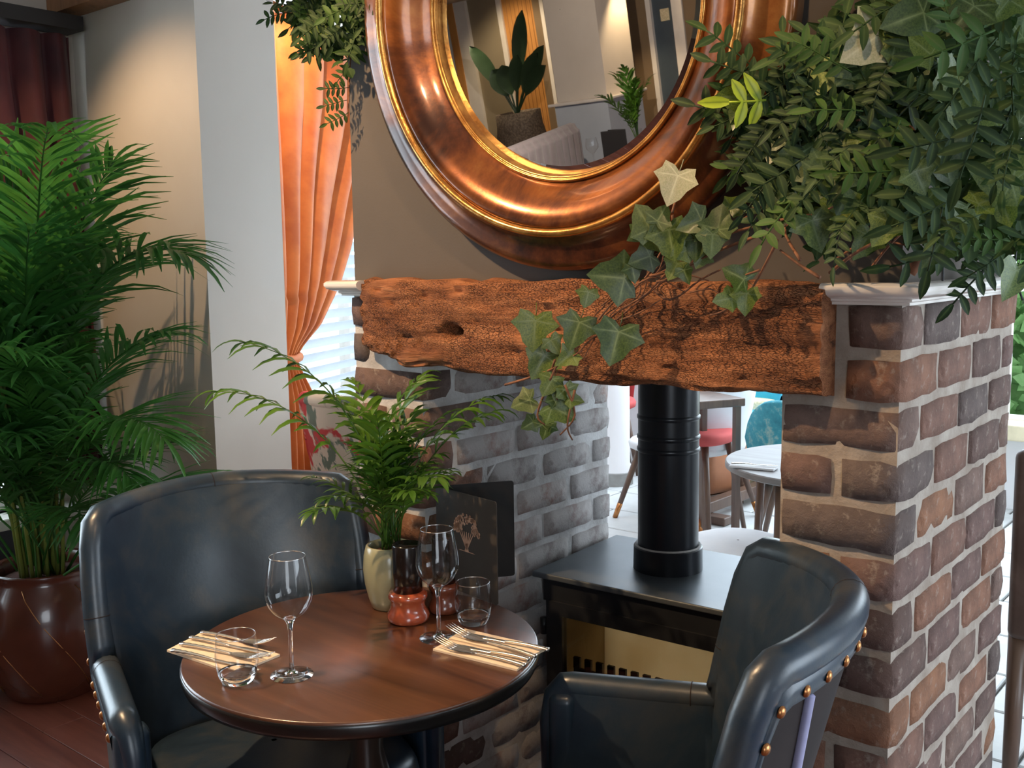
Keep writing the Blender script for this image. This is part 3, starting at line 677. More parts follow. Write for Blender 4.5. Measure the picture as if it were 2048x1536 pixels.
# napkins
def napkin(label, quad, z0, th):
    q = [Vector((p.x, p.y, 0)) for p in quad]; b = MB(); n = 12
    def bl(u, v): return q[0] * (1 - u) * (1 - v) + q[1] * u * (1 - v) + q[2] * u * v + q[3] * (1 - u) * v
    bot = []; top = []
    for i in range(n + 1):
        rb = []; rt = []
        for j_ in range(n + 1):
            p = bl(i / n, j_ / n); e = min(i, n - i, j_, n - j_)
            h = th * (.78 if e == 0 else 1) + .0008 * noise.noise(p * 40); rt.append(p + Vector((0, 0, z0 + h))); rb.append(p + Vector((0, 0, z0)))
        top.append(rt); bot.append(rb)
    b.grid(top); b.grid([r[::-1] for r in bot])
    ring = [(i, 0) for i in range(n + 1)] + [(n, j_) for j_ in range(1, n + 1)] + [(i, n) for i in range(n - 1, -1, -1)] + [(0, j_) for j_ in range(n - 1, 0, -1)]
    b.grid([[top[i][j_] for i, j_ in ring], [bot[i][j_] for i, j_ in ring]], True)
    o = b.build('folded_napkin', M_napkin, None, True, auto=50); return tag(o, label, 'napkin', 'napkins under the cutlery')
napkin('pale folded napkin under cutlery at the left edge of the table', [onz(334, 1304, TZ), onz(470, 1350, TZ), onz(560, 1313, TZ), onz(405, 1268, TZ)], TZ + .0003, .005)
napkin('pale folded napkin under the nearer fork at the right of the table', [onz(866, 1302, TZ), onz(1034, 1343, TZ), onz(1062, 1322, TZ), onz(900, 1284, TZ)], TZ + .0003, .005)
napkin('pale folded napkin under the farther fork at the right edge', [onz(898, 1282, TZ), onz(1060, 1318, TZ), onz(1094, 1300, TZ), onz(930, 1262, TZ)], TZ + .0003, .006)
def cutlery(kind, label, p0, p1, z):
    """p0 = working end, p1 = handle end"""
    d = p1 - p0; L = Vector((d.x, d.y, 0)).length; rz = math.atan2(d.y, d.x)
    o = thing(kind, label, 'cutlery', (p0.x, p0.y, z), rz, 'cutlery on the folded napkins')
    s = L / .19
    h0 = .085 if kind == 'fork' else .095
    b = MB(); prof = []
    for i in range(15):
        u = i / 14; x = (h0 + (.19 - h0) * u) * s; r = .0030 + .0022 * u ** 1.5 + (.0006 * math.sin(u * 46) if u > .25 else 0); prof.append((x, r))
    b.tube([(x, 0, .0042 + .002 * math.sin(PI * i / 14)) for i, (x, r) in enumerate(prof)], [r for x, r in prof], 8, flat=.62); b.build('handle', M_steel, o, True)
    if kind == 'fork':
        b = MB(); n = 9; rows = []
        for i in range(n):
            u = i / (n - 1); x = (.040 + (h0 - .038) * u) * s; w = .0115 * (1 - u ** 2 * .55) if u < .55 else .0115 * (1 - .166) * (1 - (u - .55) / .45 * .72)
            z_ = .004 + .006 * (1 - u) ** 2 * .4; rows.append([Vector((x, -w, z_ + .001)), Vector((x, -w * .5, z_)), Vector((x, w * .5, z_)), Vector((x, w, z_ + .001))])
        b.grid(rows); b.grid([[p + Vector((0, 0, -.0012)) for p in r[::-1]] for r in rows]); b.build('head', M_steel, o, True)
        for i in range(4):
            y = -.0096 + i * .0064; b = MB(); b.tube([(.043 * s, y, .0055), (.03 * s, y, .0085), (.015 * s, y * .98, .0125), (.001, y * .95, .0175)], [.0016, .0015, .0013, .0006], 6); b.build('tine', M_steel, o, True)
    else:
        b = MB(); rows = []
        for i in range(12):
            u = i / 11; x = (.002 + .096 * u) * s; w = .0085 * math.sin(PI * min(1, (u + .08) / .9)) ** .5 if u < .8 else .0052; w = max(w, .002)
            rows.append([Vector((x, -w, .0042)), Vector((x, w * .5, .0048)), Vector((x, w * .5, .0034)), Vector((x, -w, .0038))])
        b.grid(rows, True); b.build('blade', M_steel, o, True)
    return o
zN = TZ + .0055
cutlery('fork', 'steel fork nearer the camera on the right-hand napkins, tines towards the wine glass', onz(872, 1276, TZ + .02), onz(1050, 1330, TZ + .01), zN)
cutlery('fork', 'steel fork farther back on the right-hand napkins, tines beside the tumbler', onz(897, 1252, TZ + .02), onz(1072, 1313, TZ + .01), zN + .001)
cutlery('table_knife', 'steel knife lying between the two right-hand forks', onz(905, 1288, TZ + .01), onz(1058, 1318, TZ + .01), zN)
cutlery('table_knife', 'steel knife at the outer right edge of the table beyond both forks', onz(925, 1266, TZ + .01), onz(1097, 1300, TZ + .01), zN + .001)
cutlery('table_knife', 'steel knife on the left napkin nearest the camera', onz(520, 1340, TZ + .01), onz(345, 1300, TZ + .01), zN)
cutlery('fork', 'steel fork second from the camera on the left napkin', onz(545, 1322, TZ + .01), onz(362, 1287, TZ + .01), zN)
cutlery('table_knife', 'steel knife third from the camera on the left napkin', onz(540, 1308, TZ + .01), onz(382, 1274, TZ + .01), zN)
cutlery('fork', 'steel fork farthest from the camera on the left napkin', onz(548, 1292, TZ + .01), onz(404, 1264, TZ + .01), zN)

# mills
def mill(label, p, bodym, basem, r=1.0, full=False):
    g = thing('pepper_mill', label, 'mill', (p.x, p.y, TZ), 0, 'mills in the middle of the table')
    b = MB(); b.lathe([(.036 * r, .0), (.0405 * r, .004), (.0415 * r, .010), (.0405 * r, .016), (.0375 * r, .021), (.034 * r, .028), (.0335 * r, .036), (.036 * r, .044), (.0385 * r, .048), (.0385 * r, .053), (.035 * r, .058), (.0295 * r, .060)], 40); b.build('base', basem, g, True)
    b = MB(); b.lathe([(.0285 * r, .058), (.0287 * r, .10), (.0285 * r, .150), (.0275 * r, .153), (.026 * r, .153), (.024 * r, .148)], 40); b.build('body', bodym, g, True); return g
mill('black lacquered mill on a bright red turned wooden base', onz(817, 1240, TZ), M_blackglass, M_redwood)
mill('black mill on a dark brown turned base standing behind the rear wine glass', onz(889, 1222, TZ), M_blackglass, M_millbrown, .8)

# menu
def menu():
    zt = .965
    a = onz(872, 972, zt); f_ = onz(993, 1004, zt); k_ = onz(1027, 961, zt)
    # keep the fold inside the table: use plan points as computed
    g = thing('folded_menu', 'tall charcoal menu card standing open with a bronze tree emblem', 'menu', (0, 0, 0))
    def panel(name, p, q, mat, zb, th=.0022):
        d = Vector((q.x - p.x, q.y - p.y, 0)); L = d.length; rz = math.atan2(d.y, d.x)
        b = MB(); b.cbox((0, 0, 0), (L, zt - zb, th), .0035 if False else .001, 0, 2)
        # rounded outline
        mb = MB(); r = .006; h = (zt - zb); pts = []
        for cx, cy, a0 in ((L / 2 - r, h / 2 - r, 0), (-L / 2, h / 2, None), (-L / 2, -h / 2, None), (L / 2 - r, -h / 2 + r, -PI / 2)):
            if a0 is None: pts.append((cx, cy))
            else:
                for i in range(5): pts.append((cx + r * math.cos(a0 + i * PI / 8), cy + r * math.sin(a0 + i * PI / 8)))
        n = len(pts); vs_ = [(x, -th / 2, y) for x, y in pts] + [(x, th / 2, y) for x, y in pts]
        mb.add(vs_, [tuple(range(n))[::-1], tuple(range(n, 2 * n))] + [(i, (i + 1) % n, n + (i + 1) % n, n + i) for i in range(n)])
        o = mb.build(name, mat, g, loc=((p.x + q.x) / 2, (p.y + q.y) / 2, (zt + zb) / 2), rot=(0, 0, rz)); return o, L
    fo, L = panel('front_cover', a, f_, M_card, TZ + .001); panel('back_cover', a, k_, M_cardblack, TZ + .001)
    # tree emblem: clustered blossom crown, trunk, ground line
    b = MB(); random.seed(4)
    for i in range(150):
        an = random.uniform(-.15, PI + .15); rr = .018 * random.random() ** .4 + .006; x = rr * math.cos(an) * 1.0; y = .012 + rr * math.sin(an) * 1.0
        if y < .008 and abs(x) < .010: continue
        s = .0012 + random.random() * .0014; n = len(b.v)
        b.add([(x + s * math.cos(q * PI / 3), -.0016, y + s * math.sin(q * PI / 3)) for q in range(6)], [tuple(range(6))[::-1]])
    for i in range(7):
        x = -.0135 + i * .0045; b.add([(-.0015, -.0016, -.012), (.0015, -.0016, -.012), (x + .0006, -.0016, .012), (x - .0006, -.0016, .012)], [(3, 2, 1, 0)])
    b.add([(-.016, -.0016, -.0155), (.016, -.0016, -.0155), (.012, -.0016, -.0145), (-.012, -.0016, -.0145)], [(3, 2, 1, 0)])
    b.add([(-.004, -.0016, -.0145), (.004, -.0016, -.0145), (.0012, -.0016, -.004), (-.0012, -.0016, -.004)], [(3, 2, 1, 0)])
    e = b.build('tree_emblem', M_bronzeprint, fo, loc=(.004, -.0003, .008)); e.scale = (1.75, 1, 1.55); e['label'] = 'bronze printed blossom tree emblem'
menu()

# potted parlour palm
def leaflet(b, base, d, up, L, w, droop=.3, n=4, vein=False):
    d = d.normalized(); side = d.cross(up).normalized(); rows = []; at = []
    p = base.copy(); dd = d.copy()
    for i in range(n + 1):
        u = i / n; ww = w * math.sin(PI * min(.98, .10 + .88 * u)) ** .8; fold = up * (ww * .35)
        rows.append([p - side * ww + fold, p, p + side * ww + fold]); at += [0, 1, 0]
        dd = (dd - Vector((0, 0, droop / n * (1 + u)))).normalized(); p = p + dd * (L / n)
    b.grid(rows, a=at)
def frond(seed, L, bend, a0, nl, ll, lw, droop, start=.35, stem_r=.003, vs_=.6, mat=None, ang=55, name='frond'):
    rnd = random.Random(seed); b = MB(); pts = []; p = Vector((0, 0, 0)); a = a0; N = 14
    for i in range(N + 1):
        pts.append(p.copy()); u = i / N; a -= bend / N * (.3 + 1.4 * u); p = p + Vector((math.cos(a), .02 * math.sin(3 * u + seed), math.sin(a))) * (L / N)
    b.tube(pts, [stem_r * (1 - .75 * i / N) for i in range(N + 1)], 5)
    for i in range(nl):
        u = start + (1 - start) * (i + .5) / nl; f = u * N; k_ = min(int(f), N - 1); q = pts[k_].lerp(pts[k_ + 1], f - k_); t = (pts[k_ + 1] - pts[k_]).normalized()
        up = Vector((0, 1, 0)).cross(t) * -1; up = up.normalized() 
        if up.z < 0: up = -up
        env = math.sin(PI * (.12 + .82 * (u - start) / (1 - start))) ** .6
        for sg in (-1, 1):
            an = math.radians(ang * (1 - .45 * u) + rnd.uniform(-7, 7)); d = t * math.cos(an) + Vector((0, sg, 0)) * math.sin(an) + up * rnd.uniform(.0, .35)
            leaflet(b, q, d, up, ll * env * rnd.uniform(.85, 1.1), lw * (.7 + .3 * env), droop * rnd.uniform(.6, 1.3))
    leaflet(b, pts[-1], (pts[-1] - pts[-2]), Vector((0, 0, 1)), ll * .6, lw, droop)
    return b.mesh(name, mat, True, True)
pp = onz(782, 1212, TZ)
pot = thing('potted_parlour_palm', 'small feathery palm in a celadon glazed pot at the back of the table', 'potted plant', (pp.x, pp.y, TZ))
b = MB(); b.lathe([(.034, 0), (.038, .002), (.044, .02), (.051, .05), (.054, .08), (.052, .108), (.047, .128), (.044, .130), (.041, .127), (.044, .105), (.044, .10)], 48, cap=False); 
b.lathe([(.034, .0005), (.0005, .0005)], 48, cap=False); b.build('pot', M_ceramic, pot, True)
b = MB(); b.lathe([(.046, .110), (.03, .116), (.001, .118)], 24, cap=False); o = b.build('bark_mulch', M_soil, pot, True); o['kind'] = 'stuff'
pm = [frond(i, .34 + .04 * i, .9 + .15 * i, math.radians(82 - 3 * i), 9, .085, .0062, .9, .45, .0022, mat=M_parlor, ang=52) for i in range(4)]
pm2 = [frond(20 + i, .17 + .03 * i, 1.0, math.radians(75), 8, .055, .0048, .6, .35, .0016, mat=M_parlor, ang=50) for i in range(4)]
random.seed(21)
AR = math.atan2(AX.y, AX.x)
fr_ = [  # azimuth relative to image right (deg), lean, mesh, scale
 (181, 2, 3, 1.12), (178, 26, 3, 1.22), (20, 6, 2, .98), (350, -4, 1, 1.0), (120, 24, 1, 1.0), (40, 22, 0, 1.1), (270, 14, 0, 1.0)]
for az, lean, mi, sc in fr_:
    link('palm_frond', pm[mi], pot, (random.uniform(-.015, .015), random.uniform(-.015, .015), .112), (0, -math.radians(lean) * .5, AR + math.radians(az)), sc)
for i in range(38):
    az = random.uniform(0, 360); link('palm_frond', pm2[i % 4], pot, (random.uniform(-.02, .02), random.uniform(-.02, .02), .112 + random.uniform(0, .05)), (0, -math.radians(random.uniform(-28, 34)), math.radians(az)), random.uniform(.8, 1.35))

# ================================================================ TALL ARECA PALM AND DARK CURTAIN, LEFT
ap = Vector((-2.86, .03, 0))
ar = thing('tall_palm', 'tall bushy areca palm in a glazed brown pot by the left window', 'potted plant', ap)
b = MB(); b.lathe([(.14, 0), (.155, .01), (.195, .09), (.222, .20), (.222, .29), (.200, .37), (.178, .405), (.176, .425), (.182, .435), (.178, .442), (.165, .438), (.155, .42), (.155, .38)], 56, cap=False); b.lathe([(.14, .001), (.001, .001)], 56, cap=False)
pt_m = NT('brown_glaze'); n1 = pt_m.noise(3, 4, .6); r = pt_m.ramp(n1.outputs[0], [(.35, (.07, .018, .010)), (.65, (.11, .030, .016))]); pt_m.set(col=r.outputs[0], rough=.24, coat=.5)
b.build('pot', pt_m.m, ar, True)
for i in range(7):
    pts = []
    for k_ in range(13):
        u = k_ / 12; a = 2 * PI * i / 7 + u * 1.1; zz = .40 - u * .36; rr = .222 if .12 < zz < .3 else .2
        # radius on the pot surface
        prof = [(0, .155), (.09, .195), (.20, .222), (.29, .222), (.37, .200), (.405, .178)]
        for (z0, r0), (z1, r1) in zip(prof, prof[1:]):
            if z0 <= zz <= z1: rr = r0 + (r1 - r0) * (zz - z0) / (z1 - z0)
        pts.append((math.cos(a) * (rr - .0005), math.sin(a) * (rr - .0005), zz))
    b = MB(); b.tube(pts, .0018, 5); b.build('swirl_line', M_brass, ar, True)
b = MB(); b.lathe([(.158, .395), (.08, .405), (.001, .408)], 32, cap=False); o = b.build('potting_soil', M_soil, ar, True); o['kind'] = 'stuff'
am = [frond(40 + i, .95 + .08 * (i % 3), 1.0 + .2 * (i % 4), math.radians(84 - 2 * (i % 3)), 38, .27, .0078, .55, .38, .0055, mat=M_palm, ang=48) for i in range(7)]
asml = [frond(60 + i, .62, 1.2, math.radians(80), 24, .20, .0075, .6, .32, .0045, mat=M_palm, ang=50) for i in range(4)]
random.seed(33)
def place_frond(me, az, lean, sc, z=.40, r=.07, off=None):
    a = math.radians(az); link('frond', me, ar, off or (random.uniform(-r, r), random.uniform(-r, r), z), (0, -math.radians(lean), a), sc)
# rotation about Y by -lean tips the frond back upright; azimuth 0 = world +X
for az, lean, mi, sc, z in ((4, -8, 3, 1.22, .80), (12, -4, 1, 1.05, .45), (0, -34, 5, 1.02, .40), (8, -44, 2, .98, .36), (-4, -26, 6, 1.05, .55), (14, -52, 0, .90, .36), (-20, 0, 5, 1.2, .8), (2, 8, 4, 1.15, .7), (-20, -6, 0, 1.22, .62), (8, 12, 1, 1.20, .45), (-35, 2, 2, 1.05, .40), (-8, -16, 3, .92, .40), (-62, 6, 4, 1.1, .42), (-95, 4, 5, 1.12, .45), (-130, 10, 6, 1.15, .45), (200, 12, 0, .95, .55), (250, 4, 1, 1.1, .45), (-75, 18, 2, 1.3, .45), (-45, 20, 3, 1.25, .45), (15, -22, 4, .85, .38), (-15, -30, 5, .80, .38), (-100, -16, 6, .95, .4), (-150, 0, 0, 1.0, .5), (-60, -20, 1, .9, .4), (170, 18, 2, 1.0, .5), (-110, 22, 3, 1.3, .5), (-85, -2, 0, 1.25, .6), (-118, -6, 4, 1.1, .6), (-140, 22, 5, 1.2, .6), (-70, 26, 6, 1.35, .7)):
    place_frond(am[mi], az, lean, sc, z)
for i in range(46):
    place_frond(asml[i % 4], random.choice((random.uniform(-150, 20), random.uniform(-120, -30))), random.uniform(-20, 25), random.uniform(.8, 1.25), random.uniform(.4, 1.0), .10)
for i in range(26):
    a = random.uniform(0, 2 * PI); r0 = random.uniform(.01, .09); h = random.uniform(.5, 1.1); ln = random.uniform(.05, .16)
    b = MB(); b.tube([(r0 * math.cos(a), r0 * math.sin(a), .40), (r0 * math.cos(a) + ln * .3 * math.cos(a), r0 * math.sin(a) + ln * .3 * math.sin(a), .40 + h * .5), (r0 * math.cos(a) + ln * math.cos(a), r0 * math.sin(a) + ln * math.sin(a), .40 + h)], [.007, .0055, .004], 6)
    b.build('cane', M_stemg, ar, True)

def drape(mb, P, zt, zb, edges, nf, amp, NZ=60, NU=110, seed=0, phase=0):
    """P(u, z, off) -> point; edges(z) -> (uL, uR)"""
    rows = []
    for i in range(NZ + 1):
        z = zt + (zb - zt) * i / NZ; uL, uR = edges(z); r = []; wd = abs(uR - uL)
        for j_ in range(NU + 1):
            t = j_ / NU; tt = t + .015 * math.sin(t * 13 + seed) + .012 * math.sin(z * 3 + t * 5)
            s = 2 * abs(math.sin(PI * nf * tt + phase)) ** .65 - 1; off = amp * (.45 + .55 * min(1, wd / .6)) * s + .006 * math.sin(t * 41 + z * 4)
            r.append(P(uL + (uR - uL) * t, z, off))
        rows.append(r)
    mb.grid(rows)
# dark plum curtain on the left window
def e1(z):
    t = max(0, min(1, (2.28 - z) / 1.5)); return (-.32 + .36 * t ** 1.2, .365 + .02 * t)
dk = thing('dark_curtain', 'dark plum-red curtain hanging from a rail behind the tall palm', 'curtain', (WX + .06, .1, 2.28))
b = MB(); drape(b, lambda u, z, off: Vector((.03 + off, u - .1, z - 2.28)), 2.26, .62, e1, 6, .028, seed=1)
b.build('drape', M_curtdark, dk, True)
b = MB(); b.bbox(-.03, .09, -1.9, .285, -.005, .045); b.build('pelmet_rail', M_walldark, dk)
# orange curtain on the bay window
RE = [(2.45, .62), (2.1, .56), (1.73, .30), (1.50, .17), (1.34, .05), (1.18, -.13), (1.10, -.30), (1.06, -.36), (1.02, -.335), (.88, -.215), (.5, -.16), (.1, -.14)]
def e2(z):
    for (z0, u0), (z1, u1) in zip(RE, RE[1:]):
        if z1 <= z <= z0: f = (z0 - z) / (z0 - z1); return (-.52 if z > 1.3 else -.50, u0 + (u1 - u0) * f)
    return (-.5, RE[-1][1] if z < 1 else RE[0][1])
oc = thing('orange_curtain', 'orange velvet curtain tied back at the bay window beside the white column', 'curtain', bay(0, 2.42, .02))
b = MB(); Rb = Matrix.Rotation(-BRZ, 3, 'Z'); O0 = bay(0, 2.42, .02)
drape(b, lambda u, z, off: bay(u, z, .02 + off) - O0, 2.42, .12, e2, 5.5, .050, 110, 150, seed=2, phase=1)
b.build('drape', M_curtain, oc, True)
b = MB(); b.tube([bay(-.52, 1.065, .05) - O0, bay(-.44, 1.055, .07) - O0, bay(-.35, 1.06, .05) - O0, bay(-.33, 1.07, .0) - O0], .012, 8, flat=1.6); b.build('tie_back', M_curtain, oc, True)
b = MB(); b.tube([bay(-.6, 2.44, .02) - O0, bay(1.9, 2.44, .02) - O0], .014, 10); b.build('curtain_pole', M_brass, oc, True)
# venetian blind
vb = thing('venetian_blind', 'white slatted blind covering the bay window behind the orange curtain', 'blind', bay(.6, 2.3, -.08))
V0 = bay(.6, 2.3, -.08); sl = MB(); RS = Matrix.Rotation(BRZ, 3, 'Z') @ Matrix.Rotation(math.radians(-50), 3, 'X')
sl.box((0, 0, 0), (bw1 - bw0 - .04, .058, .0028), M=RS); sme = sl.mesh('slat', M_slat)
z = 2.26
while z > .74: link('slat', sme, vb, (0, 0, z - 2.3)); z -= .062
b = MB(); b.box((0, 0, .01), (bw1 - bw0 - .02, .06, .05), BRZ); b.build('head_rail', M_gloss, vb)
for u in (-.9, 0, .9): b = MB(); p = BU * u; b.tube([(p.x, p.y, 0), (p.x, p.y, -1.56)], .0015, 5); b.build('ladder_cord', M_white, vb)

# floral chair by the bay window
tub_chair('floral_armchair', 'cream armchair with red and green watercolour flowers by the bay window', (-2.36, 1.10), (-.1, .99), M_floral, M_floral, False, .93, .66, .31, cat='armchair', legm=M_legwood)

# ================================================================ THE BRIGHT ROOM SEEN THROUGH THE OPENING
def round_bistro(label, c, r, name='bistro_table', z=.75, legs=3, m_top=None):
    t = thing(name, label, 'table', (c.x, c.y, 0)); b = MB(); b.lathe([(r - .01, z - .025), (r, z - .02), (r, z - .004), (r - .004, z)], 64); b.build('table_top', m_top or M_pale, t, True, auto=40)
    for i in range(legs):
        a = 2 * PI * i / legs + 2.95; b = MB(); b.tube([(r * .82 * math.cos(a), r * .82 * math.sin(a), z - .02), (r * .9 * math.cos(a), r * .9 * math.sin(a), 0)], [.017, .012], 8); b.build('leg', M_legwood, t, True)
    return t
M_pale = wood_mat('pale_washed_oak', (.20, .19, .19), (.25, .24, .24), (.30, .29, .29), .5, .0, 0, 3, .03)
pl = onz(1450, 918, .75); dirr = (onz(1560, 921, .75) - pl).normalized(); bc = pl + dirr * .36
round_bistro('small pale round table seen through the fireplace at its right side', bc, .36, legs=4)
q0, q1 = onz(1462, 930, .755), onz(1552, 938, .755)
bn = thing('rolled_napkin', 'white napkin on the pale round table beyond the fireplace', 'napkin', (q0.x, q0.y, .751), math.atan2((q1 - q0).y, (q1 - q0).x))
b = MB(); L = (q1 - q0).length; b.cbox((L / 2, 0, .004), (L, .055, .008), .003); b.build('cloth', M_white, bn)
q0, q1 = onz(1463, 926, .765), onz(1556, 931, .765)
cutlery('table_knife', 'knife on the white napkin beyond the fireplace', q1, q0, .760)

def simple_chair(name, label, c, face, seat_m, back_m, leg_m, seat_z=.46, top=.86, w=.46, back=True, tips=None, curve=.10, cat='chair', group=None, seat_r=None):
    t = thing(name, label, cat, (c.x, c.y, 0), math.atan2(face[1], face[0]), group)
    rows = []; n = 28; R = seat_r or w / 2
    for z, s in ((seat_z - .06, .9), (seat_z - .05, .98), (seat_z - .02, 1), (seat_z - .006, .96), (seat_z, .8), (seat_z + .004, .02)):
        rows.append([Vector((R * s * math.copysign(abs(math.cos(2 * PI * k_ / n)) ** .75, math.cos(2 * PI * k_ / n)), R * s * math.copysign(abs(math.sin(2 * PI * k_ / n)) ** .75, math.sin(2 * PI * k_ / n)), z)) for k_ in range(n)])
    b = MB(); b.grid(rows, True); b.f.append(tuple(range(n))[::-1]); b.build('seat', seat_m, t, True)
    if back:
        rows = []
        for k_ in range(19):
            a = -1.15 + 2.3 * k_ / 18; e = 1 - abs(a / 1.15) ** 4; zt = seat_z + .08 + (top - seat_z - .08) * (.25 + .75 * e)
            rr = R + .02; r = []
            for z, o_ in ((seat_z - .02, 0), (seat_z + (zt - seat_z) * .5, .015), (zt, .03), (zt + .012, .012), (zt, -.012), (seat_z + (zt - seat_z) * .5, -.03), (seat_z - .02, -.035)):
                r.append(Vector((-(rr + o_ + (z - seat_z) * .15) * math.cos(a) * 1.0, (rr + o_) * math.sin(a), z)))
            rows.append(r)
        b = MB(); b.grid(rows); b.build('backrest', back_m, t, True)
    for sx in (-1, 1):
        for sy in (-1, 1):
            p0 = Vector((sx * R * .6, sy * R * .6, seat_z - .04)); p1 = Vector((sx * R * .95, sy * R * .95, 0)); b = MB(); b.tube([p0, p1], [.02, .013], 8); l_ = b.build('leg', leg_m, t, True)
            if tips: b = MB(); b.tube([p0.lerp(p1, .8), p1], [.0155, .0145], 8); k2 = b.build('brass_tip', tips, l_, True)
    return t
# cream tub chair with brass-tipped legs, left of the flue
simple_chair('cream_chair', 'cream marbled tub chair with brass-tipped legs just left of the flue', Vector((-2.30, 3.37, 0)), (-.996, .09), M_white, M_white, M_legwood, .45, .90, .60, True, M_brass)
simple_chair('coral_chair', 'coral red chair seen behind the cream tub chair, left of the flue', Vector((-3.40, 4.15, 0)), (.6, -.7), M_red, M_red, M_legwood, .5, .98, .44)
simple_chair('coral_stool', 'coral red seated stool right beside the flue', Vector((-2.11, 3.125, 0)) * 1.0, (1, 0), M_red, M_red, M_legwood, .55, .8, .40, False, cat='stool')
simple_chair('teal_chair', 'bright teal chair in the far room behind the coral stool', Vector((-2.34, 4.10, 0)), (-.3, -.95), M_teal, M_teal, M_legwood, .50, .70, .46)
simple_chair('teal_velvet_chair', 'teal patterned velvet chair behind the pale round table', Vector((-1.42, 2.98, 0)), (-.3, .95), M_teal, M_tealvel, M_legwood, .46, .80, .52)
c = onz(1476, 1085, .48); simple_chair('white_chair', 'pale round-seated chair directly behind the stove', c, (.3, 1), M_white, M_white, M_legwood, .485, .62, .38, False)
# pillar, side table, crate, pouffe, trestle bar
c = ony(1234, 985, 3.85); t = thing('white_pillar', 'white round pillar in the far room at the left edge of the opening', 'column', (c.x - .02, 3.85, 0))
b = MB(); b.lathe([(.115, 0), (.115, .10), (.10, .14), (.095, 1.0), (.11, 1.04), (.09, 1.08), (.09, H)], 32); b.build('shaft', M_wallwhite, t, True, auto=40)
b = MB(); b.lathe([(.12, .0), (.12, .08), (.115, .085)], 32); b.build('plinth', M_grout, t, True, auto=40)
c = onz(1388, 792, .76); t = thing('dark_side_table', 'small dark wooden table in the far room above the coral stool', 'table', (c.x, c.y, 0), -.5)
b = MB(); b.cbox((0, 0, .74), (.36, .36, .04), .006); b.build('table_top', M_legwood, t); b = MB(); b.bbox(-.16, .16, -.15, -.13, .64, .72); b.build('apron', M_legwood, t)
for sx_ in (-.15, .15):
    for sy in (-.15, .15): b = MB(); b.bbox(sx_ - .015, sx_ + .015, sy - .015, sy + .015, 0, .72); b.build('leg', M_legwood, t)
c = ony(1520, 832, 4.35); t = thing('wicker_basket', 'cream wicker basket standing in the far room above the teal chair', 'basket', (c.x, 4.33, 0)); zb = c.z + .12
b = MB(); b.cbox((0, 0, zb / 2), (.30, .24, zb), .03); b.build('basket_body', M_wicker, t, True)
for k_ in range(5): z = zb * (.15 + .18 * k_); b = MB(); b.tube([(.155, .125, z), (-.155, .125, z), (-.155, -.125, z), (.155, -.125, z), (.155, .125, z)], .008, 6); b.build('weave_band', M_wicker, t, True)
t = thing('tan_leather_pouffe', 'tan leather pouffe on the pale floor behind the coral stool legs', 'pouffe', (-2.42, 3.86, 0), -.3)
b = MB(); b.cbox((0, 0, .23), (.36, .36, .34), .05); b.build('cushion', M_tan, t, True); b = MB(); b.cbox((0, 0, .03), (.30, .30, .06), .01); b.build('plinth', M_legwood, t, True)
p0, p1 = onz(1405, 1022, .06), onz(1548, 968, .06); d = p1 - p0; t = thing('trestle_base', 'dark wooden trestle foot on the pale floor under the round table', 'table base', (p0.x, p0.y, 0), math.atan2(d.y, d.x))
b = MB(); b.cbox((d.length / 2, 0, .075), (d.length, .07, .06), .006); b.build('stretcher', M_legwood, t); 
for x in (.02, d.length - .05): b = MB(); b.cbox((x, 0, .0225), (.09, .30, .045), .008); b.build('foot', M_legwood, t)

# brown chair at the right edge of the picture
t = thing('brown_dining_chair', 'brown leather dining chair cut off by the right edge behind the brick pier', 'chair', (.155, 1.03, 0), 0)
b = MB(); b.cbox((0, 0, .755), (.46, .05, .46), .02, 0, 4); b.build('backrest', M_brown, t, True)
b = MB(); b.cbox((0, .25, .47), (.45, .46, .09), .03, 0, 4); b.build('seat', M_brown, t, True)
for sx in (-.21, .21):
    b = MB(); b.tube([(sx, .01, .54), (sx, .0, .3), (sx - .0, -.03, 0)], [.022, .020, .014], 8); b.build('leg', M_legwood, t, True)
    b = MB(); b.tube([(sx, .44, .44), (sx, .46, 0)], [.022, .014], 8); b.build('leg', M_legwood, t, True)
hd = thing('garden_hedge', 'pale green hedge outside the far window right of the brick pier', 'hedge', (-.6, 6.2, 0))
M_hedge = translucent('hedge_leaf', (.16, .34, .10), (.30, .50, .20), .4, 9, .6, 0)
random.seed(8); b = MB()
for i in range(9000):
    p = Vector((random.uniform(-3.2, 3.2), random.uniform(-.30, .30), random.uniform(.0, 1.7))); d = Vector((random.uniform(-1, 1), random.uniform(-1, .2), random.uniform(-.5, 1))).normalized(); u = Vector((random.uniform(-1, 1), -1, random.uniform(-1, 1))).normalized()
    sdd = d.cross(u).normalized() * .05; q = d * .13
    b.add([p - sdd * .3, p + q * .5 - sdd, p + q, p + q * .5 + sdd], [(0, 1, 2, 3)])
b.bbox(-3.1, 3.1, .0, .3, 0, 1.6); o = b.build('foliage', M_hedge, hd); o['kind'] = 'stuff'
b = MB(); b.cbox((-1.0, 4.55, .462), (4.4, .22, .09), .01); struct(b.build('window_sill_far', simple('cream_sill', (.75, .66, .45), rough=.5)))

